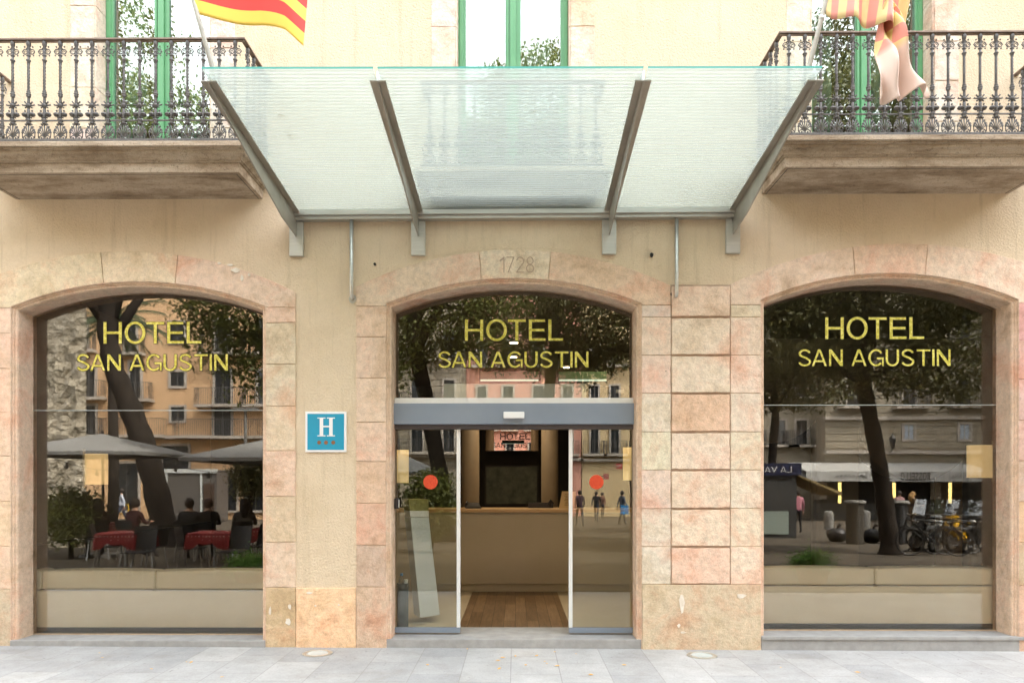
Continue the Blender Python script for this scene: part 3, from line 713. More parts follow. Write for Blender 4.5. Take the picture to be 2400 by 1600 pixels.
# --- balusters and balconies
def baluster_mesh():
    mb = MB(); r = .0115
    # palmette 0-.15
    for s in (-1, 1):
        mb.torus((s*.026, 0, .028), .021, .0048, 12, 5); mb.ball((s*.026, 0, .028), .009, 6, 4)
        mb.tube([(s*.054, 0, .028), (s*.056, 0, .06), (s*.046, 0, .09), (s*.028, 0, .125), (s*.012, 0, .150)], .0042, 5)
        for q, (bx, bz) in enumerate(((.057, .075), (.05, .10), (.038, .126), (.027, .150))): mb.ball((s*bx, 0, bz), .0085, 6, 4)
    for k in range(-3, 4):
        a = k*.27; L = .105-.008*abs(k)
        mb.tube([(0, 0, .035), (math.sin(a)*L*.6, 0, .035+math.cos(a)*L*.6), (math.sin(a)*L, 0, .035+math.cos(a)*L)], [.003, .005, .0068], 5)
    mb.lathe([(.013, .145), (.022, .158), (.013, .166), (.024, .176), (.026, .188), (.014, .196)], n=8)
    # ball pair
    for s in (-1, 1):
        mb.ball((s*.034, 0, .235), .026, 10, 6, (1, .8, .78)); mb.torus((s*.034, 0, .235), .0235, .0025, 10, 4, 'z')
        mb.ball((s*.032, 0, .268), .009, 6, 4); mb.ball((s*.022, 0, .208), .008, 6, 4)
    mb.lathe([(.014, .196), (.012, .215), (.019, .235), (.013, .255), (.015, .27), (.011, .285)], n=8)
    # star
    for a, L in ((0, .056), (180, .056), (40, .046), (140, .046), (-38, .04), (218, .04)):
        t = R(a); mb.tube([(0, 0, .318), (math.cos(t)*L*.75, 0, .318+math.sin(t)*L*.75), (math.cos(t)*L, 0, .322+math.sin(t)*L)], [.010, .006, .0075], 6)
    mb.ball((0, 0, .318), .021, 8, 5, (1, .9, 1)); mb.ball((0, 0, .345), .014, 8, 4)
    mb.lathe([(.011, .28), (.012, .36), (.010, .388), (.019, .394), (.019, .400), (.011, .404), (.021, .412), (.021, .420), (.011, .426), (.017, .434), (.017, .439), (.010, .443)], n=10)
    n = 26; mb.tube([(0, 0, .44+.25*i/n) for i in range(n+1)], .0125, 4, tw=.52)
    mb.lathe([(.009, .435), (.009, .70)], n=6)
    mb.lathe([(.011, .69), (.014, .697), (.011, .704), (.020, .711), (.020, .719), (.010, .722), (.010, .748)], n=10)
    # scroll ornament
    for s in (-1, 1):
        mb.torus((s*.030, 0, .792), .022, .0046, 14, 5); mb.torus((s*.030, 0, .790), .010, .0034, 10, 4, a0=0, a1=4.6)
        mb.ball((s*.036, 0, .835), .0078, 6, 4); mb.ball((s*.044, 0, .758), .0074, 6, 4); mb.ball((s*.054, 0, .792), .006, 6, 4)
        mb.tube([(0, 0, .838), (s*.014, 0, .825), (s*.022, 0, .81)], .005, 5); mb.ball((s*.013, 0, .757), .008, 6, 4)
    mb.ball((0, 0, .79), .014, 8, 5); mb.lathe([(.011, .748), (.016, .757), (.010, .764), (.010, .80), (.012, .832), (.018, .846), (.020, .87), (.014, .885), (.014, .90)], n=8)
    return mb
bal_proto = None
def balcony(x0, x1, zs, depth, name, spacing=.1402, H=.9, phase=0.0, sides=True):
    global bal_proto
    prof = [(0, 0), (0, .083), (.016, .086), (.016, .098), (.030, .100), (.036, .112), (.052, .127), (.074, .136), (.082, .150), (.082, .162), (.104, .165), (.104, .176), (.130, .179), (.132, .214), (.122, .222)]
    vs = []; fs = []
    for d, z in prof:
        vs += [(x0-d, .02, zs+z), (x0-d, -depth-d, zs+z), (x1+d, -depth-d, zs+z), (x1+d, .02, zs+z)]
    for j in range(len(prof)-1):
        for i in range(3): fs.append((j*4+i, (j+1)*4+i, (j+1)*4+i+1, j*4+i+1))
    m = len(prof)-1; fs += [(0, 1, 2, 3), (m*4+3, m*4+2, m*4+1, m*4)]
    b = MB().add(vs, fs).build('balcony', M['slab'], hotel)
    # scribed margin on the soffit
    mg = MB()
    mg.box(x0+.035, x0+.041, -depth+.04, 0, zs-.0015, zs+.002); mg.box(x1-.041, x1-.035, -depth+.04, 0, zs-.0015, zs+.002); mg.box(x0+.041, x1-.041, -depth+.04, -depth+.045, zs-.0015, zs+.002)
    mg.build('soffit_groove', M['dark'], b)
    zt = zs+.222; rz0 = zt+.03; X0, X1, Yf = x0-.06, x1+.06, -depth-.06
    mb = MB(); c = .022
    mb.box(X0-c, X1+c, Yf-c, Yf+c, rz0+H-.012, rz0+H+.004); mb.box(X0-.008, X1+.008, Yf-.010, Yf+.010, rz0+H-.024, rz0+H-.0125)
    for xx in (X0, X1): mb.box(xx-c, xx+c, Yf+c+.001, .0, rz0+H-.012, rz0+H+.004)
    mb.build('handrail', M['rail'], b, bevel=.002)
    mb = MB()
    for z, r in ((rz0+.008, .010), (rz0+.182, .0055)):
        mb.box(X0, X1, Yf-r, Yf+r, z-r, z+r)
        for xx in (X0, X1): mb.box(xx-r, xx+r, Yf+r+.0005, 0, z-r, z+r)
    mb.box(X0-.016, X1+.016, Yf-.016, Yf+.016, rz0-.004, rz0+.006)
    for q in range(5):
        xx = X0+.1+(X1-X0-.2)*q/4; mb.lathe([(.012, zt-.002-rz0), (.012, 0)], (xx, Yf, rz0), 8)
    mb.build('lower_rail', M['iron'], b)
    if bal_proto is None:
        o = baluster_mesh().build('baluster', M['iron'], b, smooth=True); bal_proto = o.data
        first = o
    spots = []; x = X0+.07+phase
    nfr = int(round((X1-X0-.14)/spacing)); sp = (X1-X0-.14)/nfr
    for i in range(nfr+1): spots.append((X0+.07+i*sp, Yf, 0))
    if sides:
        for xx in (X0, X1):
            ns = 4
            for i in range(ns): spots.append((xx, Yf+.11+i*.15, R(90)))
    for i, (sx, sy, rz) in enumerate(spots):
        if bal_proto.users and i == 0 and name == 'left': o = first
        else: o = bpy.data.objects.new('baluster', bal_proto); COL.objects.link(o); o.parent = b
        o.location = (sx, sy, rz0); o.rotation_euler = (0, 0, rz); o.scale = (1, 1, H/.9)
    return b
zsl = at(560, 403.5, -.605)[1]; zsr = at(1840, 391, -.605)[1]
bl = balcony(X(38), X(616), zsl, .605, 'left'); tag(bl, 'left stone balcony with ornate iron railing')
br_ = balcony(X(1785.5), X(2365), zsr, .605, 'right'); tag(br_, 'right stone balcony with ornate iron railing')
bc = balcony(X(1012), X(1392), at(0, 462, -.2)[1], .20, 'mid', sides=False, H=.80); tag(bc, 'shallow middle balcony seen through the canopy glass')

# --- bits of wrought iron beyond the frame edges (next balconies)
# ================================================================== GLASS CANOPY
can = thing('glass_canopy', 'striped frosted glass canopy on four steel brackets above the hotel entrance', 'canopy', (0, 0, 0))
YFR, YBK = -2.075, -.085
fl, fr_ = at(472.5, 162, YFR), at(1927, 160, YFR); kl, kr = at(688.6, 494, YBK), at(1724, 487, YBK)
def cpt(s, t, dz=0):      # s across 0..1, t 0 front..1 back
    a = Vector((fl[0], YFR, fl[1])).lerp(Vector((fr_[0], YFR, fr_[1])), s); b = Vector((kl[0], YBK, kl[1])).lerp(Vector((kr[0], YBK, kr[1])), s)
    p = a.lerp(b, t); p.z += dz; return p
seams = [0, (881-472.5)/(1927-472.5), (1515-472.5)/(1927-472.5), 1]
for a, b in zip(seams, seams[1:]):
    a2 = a+(.0035 if a > 0 else 0); b2 = b-(.0035 if b < 1 else 0)
    vs = [cpt(a2, 0), cpt(b2, 0), cpt(b2, 1), cpt(a2, 1)]; vs += [v+Vector((0, 0, .014)) for v in vs]
    mb = MB(); mb.add(vs, [(0, 3, 2, 1), (4, 5, 6, 7), (1, 2, 6, 5), (2, 3, 7, 6), (3, 0, 4, 7)]); mb.mi = 1
    mb.add([vs[0]+Vector((0, -.001, -.001)), vs[1]+Vector((0, -.001, -.001)), vs[5]+Vector((0, -.001, 0)), vs[4]+Vector((0, -.001, 0))], [(0, 1, 2, 3)])
    mb.build('glass_panel', [M['canopy'], M['gedge']], can, fixn=False)
# beams
def beam(s):
    p0 = cpt(s, .045, -.018); p1 = cpt(s, 1.0, -.018); mb = MB()
    hw = .056; th = .009
    def q(p, dx, dz): return p+Vector((dx, 0, dz))
    for (a, b) in ((p0, p1),):
        vs = [q(a, -hw, 0), q(a, hw, 0), q(a, hw, -th), q(a, -hw, -th), q(b, -hw, 0), q(b, hw, 0), q(b, hw, -th), q(b, -hw, -th)]
        mb.add(vs, [(0, 1, 2, 3), (4, 7, 6, 5), (0, 4, 5, 1), (1, 5, 6, 2), (2, 6, 7, 3), (3, 7, 4, 0)])
    p2 = p1.copy(); p2.y = -.035; w = .006
    d0, d1 = .02, .21
    pts = [(p0.y, p0.z-th-.0005), (p2.y, p1.z-th-.0005), (p2.y, p1.z-th-d1), (p1.y+.0, p1.z-th-d1+.01), (p1.y-.35, p1.z-th-.17), (p0.y+.02, p0.z-th-d0)]
    n = len(pts); vs = []
    for sx in (-1, 1):
        for (yy, z_) in pts:
            t = (yy-p0.y)/(p1.y-p0.y); xx = p0.x+(p1.x-p0.x)*t; vs.append((xx+sx*w, yy, z_))
    fs = [tuple(range(n-1, -1, -1)), tuple(range(n, 2*n))]+[(i, (i+1) % n, (i+1) % n+n, i+n) for i in range(n)]
    mb.add(vs, fs); mb.build('bracket_beam', M['steel_dull'], can, bevel=.0015)
    # small clamp above
    c = cpt(s, .06, .0); MB().box(c.x-.008, c.x+.008, c.y-.03, c.y+.12, c.z-.018, c.z+.05).build('glass_clamp', M['alu'], can)
    # wall plate
    p = cpt(s, 1, 0); MB().box(p.x-.068, p.x+.068, -.034, -.0005, p.z-.42, p.z-.085).build('wall_plate', M['steel'], can, bevel=.003)
bs = [.0015, .2805, .7165, .9985]
for s in bs: beam(s)
mb = MB(); a, b = cpt(0, 1, 0), cpt(1, 1, 0)
vs = []
for p in (a, b):
    for dy, dz in ((-.03, -.006), (-.03, -.05), (.085, -.05), (.085, -.006)): vs.append(p+Vector((0, dy, dz)))
mb.add(vs, [(0, 1, 2, 3), (7, 6, 5, 4), (0, 4, 5, 1), (1, 5, 6, 2), (2, 6, 7, 3), (3, 7, 4, 0)])
vs = []
for p in (a, b):
    for dy, dz in ((.0, -.0505), (.0, -.082), (.084, -.082), (.084, -.0505)): vs.append(p+Vector((0, dy, dz)))
mb.add(vs, [(0, 1, 2, 3), (7, 6, 5, 4), (0, 4, 5, 1), (1, 5, 6, 2), (2, 6, 7, 3), (3, 7, 4, 0)])
mb.build('gutter_beam', M['steel'], can, bevel=.002)
for px, py in ((823.7, 699), (1586, 696)):
    x = X(px, -.05); zb = zz(py); zt = cpt(.5, 1, -.08).z
    mb = MB(); mb.tube([(x, -.05, zt), (x, -.05, zb+.05), (x, -.045, zb+.02), (x, -.03, zb+.004), (x, -.004, zb)], .0185, 14)
    mb.build('drain_tube', M['steel'], can, smooth=True)
    mb = MB(); mb.prism([(x+.036*math.cos(t*.45), zb-.005+.045*math.sin(t*.45)) for t in range(14)], -.006, -.0005); mb.ball((x, -.008, zb-.033), .006, 6, 4)
    mb.build('tube_flange', M['steel'], can)

# ================================================================== FLAGS
def stripe_mat(name, n, c1, c2, uvax=1):
    m = mat(name, c1, .8); t = NT(m); uv = t.n('UVMap'); sp = t.n('SeparateXYZ'); t.l(uv.outputs[0], sp.inputs[0])
    mu = t.n('Math', operation='MULTIPLY'); mu.inputs[1].default_value = n/2; t.l(sp.outputs[uvax], mu.inputs[0])
    fr = t.n('Math', operation='FRACT'); t.l(mu.outputs[0], fr.inputs[0]); gt = t.n('Math', operation='GREATER_THAN'); gt.inputs[1].default_value = .5; t.l(fr.outputs[0], gt.inputs[0])
    t.base(t.mix(c1, c2, gt.outputs[0])); t.b.inputs['Transmission Weight'].default_value = 0
    return m
def cloth(name, P, nu, nv, m, parent, mats=None):   # P(u,v)->Vector
    me = bpy.data.meshes.new(name); vs = [P(i/nu, j/nv) for j in range(nv+1) for i in range(nu+1)]
    fs = [(j*(nu+1)+i, j*(nu+1)+i+1, (j+1)*(nu+1)+i+1, (j+1)*(nu+1)+i) for j in range(nv) for i in range(nu)]
    me.from_pydata(vs, [], fs); uvl = me.uv_layers.new(name='UVMap')
    for p in me.polygons:
        p.use_smooth = True
        for li, vi in zip(p.loop_indices, p.vertices): uvl.data[li].uv = ((vi % (nu+1))/nu, (vi//(nu+1))/nv)
    me.materials.append(m); o = obj(name, me, parent)
    md = o.modifiers.new('solid', 'SOLIDIFY'); md.thickness = .003
    return o
YEL = (.85, .60, .10); RED = (.78, .06, .05)
mflag = stripe_mat('striped_flag_cloth', 6, YEL, RED)
def pl(px, py, Y): x, z = at(px, py, Y); return Vector((x, Y, z))
fl1 = thing('flag', 'red and yellow striped flag flying from a white pole at the canopy left corner', 'flag')
a, b = pl(505, 184, -1.9), pl(436, -60, -1.75)
MB().tube([a, b+(b-a)*1.6], [.017, .013], 10).build('flagpole', M['pole'], fl1, smooth=True)
d = (b-a).normalized(); hoist = pl(457, 36, -1.8)
def P1(u, v):
    # u along fly 0..1.05m, v up the hoist
    base = hoist + d*(v*.68)
    px_ = [(457, 36), (540, 52), (620, 70), (680, 95), (722, 126)]
    k = u*4; i = min(3, int(k)); f = k-i
    q0, q1 = px_[i], px_[i+1]; q = pl(q0[0]+(q1[0]-q0[0])*f, q0[1]+(q1[1]-q0[1])*f, -1.8)
    up = Vector((-.17+.20*u, 0, .66-.10*u))
    return q + up*v + Vector((0, .05*math.sin(u*6+v*1.2)*u-.10*u, .012*math.sin(u*9+2)))
cloth('flag_cloth', P1, 44, 24, mflag, fl1)
fl2 = thing('flag', 'drooping striped flag with white quarter wrapped in folds before the right balcony', 'flag')
a, b = pl(1896, 160, -1.9), pl(1946, -40, -1.75)
MB().tube([a-(b-a)*.05, b+(b-a)*2.5], [.017, .013], 10).build('flagpole', M['pole'], fl2, smooth=True)
MB().ball(pl(1925, 43, -1.82), .022, 8, 5).build('rope_cleat', M['pole'], fl2)
# draped senyera part, ruffled vertical folds, plus twisted hanging tail
m2 = stripe_mat('striped_flag_cloth_drooping', 13, (.85, .68, .34), (.82, .36, .30), 0)
def P2(u, v):
    top = pl(1948+u*200, -150, -1.78); 
    bot = pl(1936+u*190, 35+u*38, -1.8)
    p = bot.lerp(top, v); p.y += .07*math.sin(u*15+v*2)*(.3+u); return p
cloth('flag_cloth', P2, 60, 12, m2, fl2)
m3 = mat('flag_tail_cloth', (.8, .75, .7), .85); t = NT(m3)
uv = t.n('UVMap'); ch = t.n('TexChecker'); ch.inputs['Scale'].default_value = 1
mp = t.n('Mapping'); mp.inputs['Scale'].default_value = (3.2, 7.5, 1); mp.inputs['Rotation'].default_value = (0, 0, .35); t.l(uv.outputs[0], mp.inputs[0]); t.l(mp.outputs[0], ch.inputs[0])
ch.inputs['Color1'].default_value = (.86, .70, .34, 1); ch.inputs['Color2'].default_value = (.80, .34, .28, 1)
sp = t.n('SeparateXYZ'); t.l(uv.outputs[0], sp.inputs[0])
t.base(t.mix((.82, .66, .58), ch.outputs[0], t.ramp(sp.outputs[1], [(.40, 0), (.47, 1)])))
def P3(u, v):      # v 1 top .. 0 bottom; twisted band that opens into a loose bundle
    k = 1-v; cy = -25 + k*(248+10*math.sin(u*7))
    w = 15 + 46*k**1.25 - (10*max(0, k-.9)*10*.6)
    cx = 2072 + k*52
    p = pl(cx+(u-.5)*2*w, cy, -1.8); p.y += .055*math.sin(u*(11+4*k)+v*4)*(.4+k) + .05*math.sin(u*5-v*9); return p
cloth('flag_fold', P3, 40, 50, m3, fl2)

# ================================================================== HOTEL SIGN
sg = thing('hotel_plaque', 'square blue plaque with white letter H and three brown dots on the wall', 'sign', (0, 0, 0))
x0, z1 = at(715, 964, -.02); x1, z0 = at(811.5, 1059, -.02)
MB().box(x0, x1, -.016, -.001, z0, z1).build('sign_rim', M['white'], sg, bevel=.003)
MB().box(x0+.022, x1-.022, -.0185, -.0165, z0+.022, z1-.022).build('sign_face', M['signblue'], sg)
hx0, hz1 = at(744, 978, -.02); hx1, hz0 = at(785, 1022, -.02); mb = MB(); sw = .034; y0, y1 = -.0215, -.019
w = hx1-hx0; 
sx0 = hx0+.022; sx1 = hx1-.022-sw
mb.box(sx0, sx0+sw, y0, y1, hz0, hz1); mb.box(sx1, sx1+sw, y0, y1, hz0, hz1); mb.box(sx0+sw, sx1, y0, y1, (hz0+hz1)/2-.003, (hz0+hz1)/2+.012)
for sx in (sx0, sx1):
    for za, zb in ((hz0, hz0+.010), (hz1-.010, hz1)): mb.box(sx-.022, sx-.0002, y0, y1, za, zb); mb.box(sx+sw+.0002, sx+sw+.022, y0, y1, za, zb)
mb.build('letter_h', M['white'], sg)
for px in (748, 764, 781):
    x, z = at(px, 1036.5, -.02); r = .019
    MB().prism([(x+r*math.cos(t*math.pi/8), z+r*math.sin(t*math.pi/8)) for t in range(16)], -.0215, -.019).build('brown_dot', M['signbrown'], sg)

# ================================================================== PAVEMENT DETAILS
for (px, py, lab) in ((744, 1533, 'round in-ground light with steel ring left of the door'), (1645, 1533, 'round in-ground light with steel ring right of the door')):
    Zc = CAMZ*FPX/(py-1130); y = Zc-7; x = X(px, y); z = gz(x, y)
    o = thing('ground_light', lab, 'ground light', (x, y, z), group='in-ground uplights')
    MB().lathe([(.14, 0), (.14, .006), (.105, .008), (.10, .004)], n=32).build('ring', M['steel'], o, smooth=False)
    MB().lathe([(.098, .002), (.098, .0055)], n=32).build('lens', mat('lens_glass', (.45, .52, .52), .1), o)
lm = MB()
def leafshape(r):
    vs = [(0, -1.2, 0), (.45, -.6, .12), (.6, 0, .16), (.35, .7, .1), (0, 1.3, .25), (-.35, .7, .1), (-.6, 0, .16), (-.45, -.6, .12), (0, 0, 0)]
    return MB().add([(a*.018, b*.018, c*.018+.003) for a, b, c in vs], [(8, i, (i+1) % 8) for i in range(8)])
lf = None; r_ = random.Random(5)
spots = [(1002, 1559), (1178, 1541), (1167, 1548), (1208, 1537), (1258, 1536), (1277, 1549), (1282, 1554), (1300, 1527), (1095, 1521), (1463, 1557), (233, 1535), (240, 1546), (437, 1555), (448, 1556), (355, 1572), (1170, 1567), (1306, 1560), (1232, 1558), (2010, 1571), (1385, 1580), (520, 1590), (1830, 1560), (1350, 1531)]
for i, (px, py) in enumerate(spots):
    y = CAMZ*FPX/(py-1130)-7; x = X(px, y)
    if lf is None: o = leafshape(r_).build('fallen_leaf', M['yleaf'], fixn=False); lf = o
    else: o = lf.copy(); COL.objects.link(o)
    o.location = (x, y, gz(x, y)+.001); o.rotation_euler = (0, 0, r_.uniform(0, 6)); s = r_.uniform(.6, 1.25); o.scale = (s, s, s)
    tag(o, 'small yellow leaf fallen on the grey pavement', 'leaf', 'fallen yellow leaves on the pavement')
for px, py, t_ in ((659, 243, .27), (681, 277, .40), (1250, 232, .25), (1765, 330, .6), (1030, 410, .8)):
    o = lf.copy(); COL.objects.link(o); o.scale = (1.1, 1.1, 1.1); o.rotation_euler = (-.1, 0, px)
    p0 = cpt(.5, t_); xx = X(px, p0.y); s_ = (xx-cpt(0, t_).x)/(cpt(1, t_).x-cpt(0, t_).x); p_ = cpt(s_, t_, .015); o.location = p_
    tag(o, 'small yellow leaf lying on top of the glass canopy', 'leaf', 'yellow leaves lying on the canopy')

# ================================================================== INTERIOR
FZ = .055
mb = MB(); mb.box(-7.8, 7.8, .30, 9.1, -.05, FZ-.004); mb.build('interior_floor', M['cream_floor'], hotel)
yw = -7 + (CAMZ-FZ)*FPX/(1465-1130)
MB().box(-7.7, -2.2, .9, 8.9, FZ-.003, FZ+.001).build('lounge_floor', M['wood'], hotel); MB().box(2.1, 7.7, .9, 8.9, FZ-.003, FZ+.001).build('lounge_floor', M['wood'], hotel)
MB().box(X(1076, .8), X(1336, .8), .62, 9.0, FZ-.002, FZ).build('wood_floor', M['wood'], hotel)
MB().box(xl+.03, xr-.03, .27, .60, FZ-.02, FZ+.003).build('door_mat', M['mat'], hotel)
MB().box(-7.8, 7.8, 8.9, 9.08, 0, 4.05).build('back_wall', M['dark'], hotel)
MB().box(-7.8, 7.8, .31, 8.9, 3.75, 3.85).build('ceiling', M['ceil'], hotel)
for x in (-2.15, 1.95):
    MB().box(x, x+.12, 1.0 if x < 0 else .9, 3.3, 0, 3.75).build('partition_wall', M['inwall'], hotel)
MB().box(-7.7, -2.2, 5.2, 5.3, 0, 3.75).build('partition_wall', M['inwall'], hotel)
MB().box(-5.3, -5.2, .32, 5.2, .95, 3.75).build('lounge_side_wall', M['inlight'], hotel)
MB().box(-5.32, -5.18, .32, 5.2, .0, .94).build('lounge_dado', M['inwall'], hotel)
# arches seen inside the right lounge
Y3 = 3.6
pA = [at(px, py, Y3) for px, py in ((1800, 1400), (1800, 860), (1830, 790), (1880, 755), (1905, 790), (1926, 860), (1926, 1400))]
def archhole(pxa, pxb, pys, pyc):
    (xa, zs_), (xb, _), (_, zc_) = at(pxa, pys, Y3), at(pxb, pys, Y3), at(0, pyc, Y3)
    return [(xa, .0)] + arc3((xa, zs_), ((xa+xb)/2, zc_), (xb, zs_), 16) + [(xb, .0)]
poly_holes('lounge_arch_wall', [(2.1, -.05), (2.1, 3.74), (7.7, 3.74), (7.7, -.05)], [archhole(1700, 1924, 960, 800), archhole(2012, 2290, 990, 850)], Y3, Y3+.35, M['inlight'], hotel)
MB().box(2.1, 7.7, 6.2, 6.3, 0, 3.75).build('partition_wall', M['inwall'], hotel)
# round columns behind the counter
for pa, pb in ((1080, 1123), (1269, 1308)):
    y = 4.6; xa, xb = X(pa, y), X(pb, y); r = (xb-xa)/2
    MB().lathe([(r*1.03, FZ), (r*1.02, .9), (r, 3.7)], ((xa+xb)/2, y, 0), 28).build('round_column', M['column'], hotel, smooth=True)
x0, z1 = at(1138, 940, 8.6); x1, z0 = at(1262, 1056, 8.6)
MB().box(x0, x1, 8.6, 8.62, z0, z1).build('wall_mirror', M['mirror'], hotel)
x0, z1 = at(1140, 1094, 7.6); x1, z0 = at(1258, 1180, 7.6)
mp_ = m_noise('dark_mural', (.02, .028, .018), (.065, .07, .05), 7, .5)
pic = thing('framed_mural', 'dark framed mural standing behind the reception counter', 'picture', (0, 0, 0))
MB().box(x0, x1, 7.6, 7.62, z0, z1).build('canvas', mp_, pic); MB().box(x0-.03, x1+.03, 7.621, 7.65, z0-.03, z1+.03).build('frame', M['dark'], pic)
# counter
cz = at(0, 1192, 3.25)[1]; xa, xb = X(928, 3.25), X(1500, 3.25)
ct = thing('reception_counter', 'long beige reception counter facing the open entrance', 'counter', (0, 0, 0))
MB().box(-2.0, 1.94, 3.25, 3.85, FZ+.11, cz-.05).build('front_panel', M['counter'], ct, bevel=.004)
MB().box(-2.0, 1.94, 3.28, 3.84, FZ, FZ+.105).build('kick_board', M['counter'], ct)
MB().box(-2.02, 1.95, 3.22, 3.9, cz-.047, cz).build('counter_top', M['countertop'], ct, bevel=.004)
x0, z1 = at(1307, 1150, 3.4); x1, _ = at(1354, 1150, 3.4)
nc = thing('notice_stand', 'folded buff notice card standing at the right end of the counter', 'notice', ((x0+x1)/2, 3.45, cz+.001))
mb = MB(); h = .25; w = .13
mb.add([(-w, -.07, 0), (w*.55, -.07, 0), (w*.9, 0, h), (-w*.6, 0, h), (-w, -.066, 0), (w*.55, -.066, 0), (w*.9, .004, h), (-w*.6, .004, h)], [(0, 1, 2, 3), (7, 6, 5, 4), (0, 4, 5, 1), (1, 5, 6, 2), (2, 6, 7, 3), (3, 7, 4, 0)])
mb.box(-w*.6, w*.9, .005, .008, h-.02, h, None)
mb.add([(-w*.6, .005, h), (w*.9, .005, h), (w*1.1, .08, 0), (-w*.9, .08, 0)], [(0, 1, 2, 3)]); mb.build('card', M['paper'], nc)
mb = MB()
for i in range(8):
    z = .05+i*.022; y = -.07+.07*z/h-.003; mb.box(-.05+.01*(i % 3), .03-.008*(i % 2), y, y+.002, z, z+.006)
mb.build('printed_lines', mat('brown_ink', (.25, .15, .06), .8), nc)
x, _ = at(1110, 1180, 3.5)
ph = thing('desk_phone', 'black desk telephone on the left of the counter top', 'telephone', (x, 3.5, cz+.001))
mb = MB(); mb.add([(-.11, -.08, 0), (.11, -.08, 0), (.11, .1, 0), (-.11, .1, 0), (-.13, -.06, .03), (.09, -.06, .03), (.07, .1, .085), (-.13, .1, .085)], [(0,3,2,1),(4,5,6,7),(0,1,5,4),(1,2,6,5),(2,3,7,6),(3,0,4,7)]); mb.build('phone_body', M['black'], ph, bevel=.006)
MB().tube([(-.1, .02, .08), (-.1, .0, .1), (-.1, -.04, .06)], [.018, .013, .018], 8).build('handset', M['black'], ph, smooth=True)
x, _ = at(1262, 1180, 4.3)
mo = thing('computer_monitor', 'black monitor back showing above the counter beside the right column', 'monitor', (x, 3.7, cz-.3))
mb = MB(); mb.box(-.17, .2, .0, .03, .28, .38); mb.tube([(.13, .0, .34), (.17, 0, .40), (.2, 0, .36)], [.03, .035, .02], 8); mb.build('monitor_shell', M['black'], mo, bevel=.01)
MB().tube([(0, .02, .3), (0, .02, .0)], .02, 8).build('monitor_stand', M['black'], mo)
# totem
y = .95
def pt(px, py, yy): x, z = at(px, py, yy); return Vector((x, yy, z))
tt = thing('leaning_totem', 'tall slanted white display totem with olive printed top inside left door', 'display stand', (0, 0, 0))
q = [pt(985, 1447, .95), pt(1031, 1440, 1.1), pt(1005, 1212, 1.1), pt(962, 1212, .95)]
bk = [v+Vector((-.10, .22, 0)) for v in q]
MB().add(q+bk, [(0, 1, 2, 3), (7, 6, 5, 4), (0, 4, 5, 1), (1, 5, 6, 2), (2, 6, 7, 3), (3, 7, 4, 0)]).build('totem_body', M['totem'], tt, bevel=.004)
q2 = [pt(962, 1211, .95), pt(1005, 1211, 1.1), pt(1004, 1169, 1.1), pt(957.5, 1169, .95)]
q2[0] = q2[0]; mid0 = q2[0].lerp(q2[3], .35); mid1 = q2[1].lerp(q2[2], .35); bk = [v+Vector((-.10, .22, 0)) for v in (mid0, mid1, q2[2], q2[3])]
MB().add([mid0, mid1, q2[2], q2[3]]+bk, [(0, 1, 2, 3), (7, 6, 5, 4), (0, 4, 5, 1), (1, 5, 6, 2), (2, 6, 7, 3), (3, 7, 4, 0)]).build('printed_panel', M['olive'], tt)
bk = [v+Vector((-.10, .22, 0)) for v in (q2[0], q2[1], mid1, mid0)]
MB().add([q2[0], q2[1], mid1, mid0]+bk, [(0, 1, 2, 3), (7, 6, 5, 4), (0, 4, 5, 1), (1, 5, 6, 2), (2, 6, 7, 3), (3, 7, 4, 0)]).build('white_band', M['white'], tt)
# bin with bottle
y = .52; x0 = X(929, y); x1 = X(958, y); bx = (x0+x1)/2; zb1 = at(0, 1365, y)[1]
bn = thing('umbrella_bin', 'dark green cylinder bin just inside the left door panel', 'bin', (bx, y, FZ))
MB().lathe([(.06, 0), (.062, .02), (.062, zb1-FZ), (.056, zb1-FZ), (.055, zb1-FZ-.05)], n=24).build('bin_body', M['tote'], bn, smooth=False)
bt = thing('water_bottle', 'clear plastic water bottle with blue cap sticking out of the bin', 'bottle', (bx-.01, y, zb1-.12))
MB().lathe([(.033, 0), (.033, .13), (.03, .15), (.014, .185), (.013, .2)], n=16).build('bottle_body', M['bottle'], bt, smooth=True)
MB().lathe([(.016, .2), (.016, .225)], n=14).build('bottle_cap', M['bluecap'], bt)
pp = thing('crumpled_paper', 'white crumpled paper cup in the bin beside the bottle', 'paper', (bx+.035, y, zb1-.03))
MB().lathe([(.016, 0), (.02, .03), (.018, .05), (.024, .07)], n=7).build('paper_shell', M['white'], pp)
# card reader on the reveal
x, z = at(925, 1180, .16); cr = thing('card_reader', 'small black card reader fixed at the left door jamb', 'card reader', (x+.01, .17, z))
MB().box(-.012, .028, -.02, .03, -.05, .055).build('reader_body', M['black'], cr, bevel=.006); MB().box(.0285, .034, -.01, .02, -.035, .04).build('reader_plate', M['alu'], cr)
# wall lamps
def wall_lamp(px0, px1, py0, py1, y, lab, side):
    (xa, zt), (xb, zb) = at(px0, py0, y), at(px1, py1, y)
    o = thing('wall_lamp', lab, 'lamp', ((xa+xb)/2, y, zb), group='tan drum wall lamps')
    r = (xb-xa)/2; h = zt-zb; mb = MB(); n = 24
    mb.lathe([(r, 0), (r, h), (r-.004, h), (r-.004, .0)], n=n, sy=.6); mb.build('lamp_shade', M['shade'], o, smooth=True)
    sx = r+.01 if side > 0 else -r-.024
    MB().box(sx, sx+.014, -.01, .02, -.04, h+.05).build('mounting_rod', M['counter'], o)
    return o
wall_lamp(930, 958, 1054, 1131, .85, 'tan drum lamp behind the left sliding door', -1)
wall_lamp(1460, 1490, 1048, 1125, .85, 'tan drum lamp behind the right sliding door', 1)
wall_lamp(200, 252, 1063, 1135, .95, 'tan drum lamp behind the left shop window', -1)
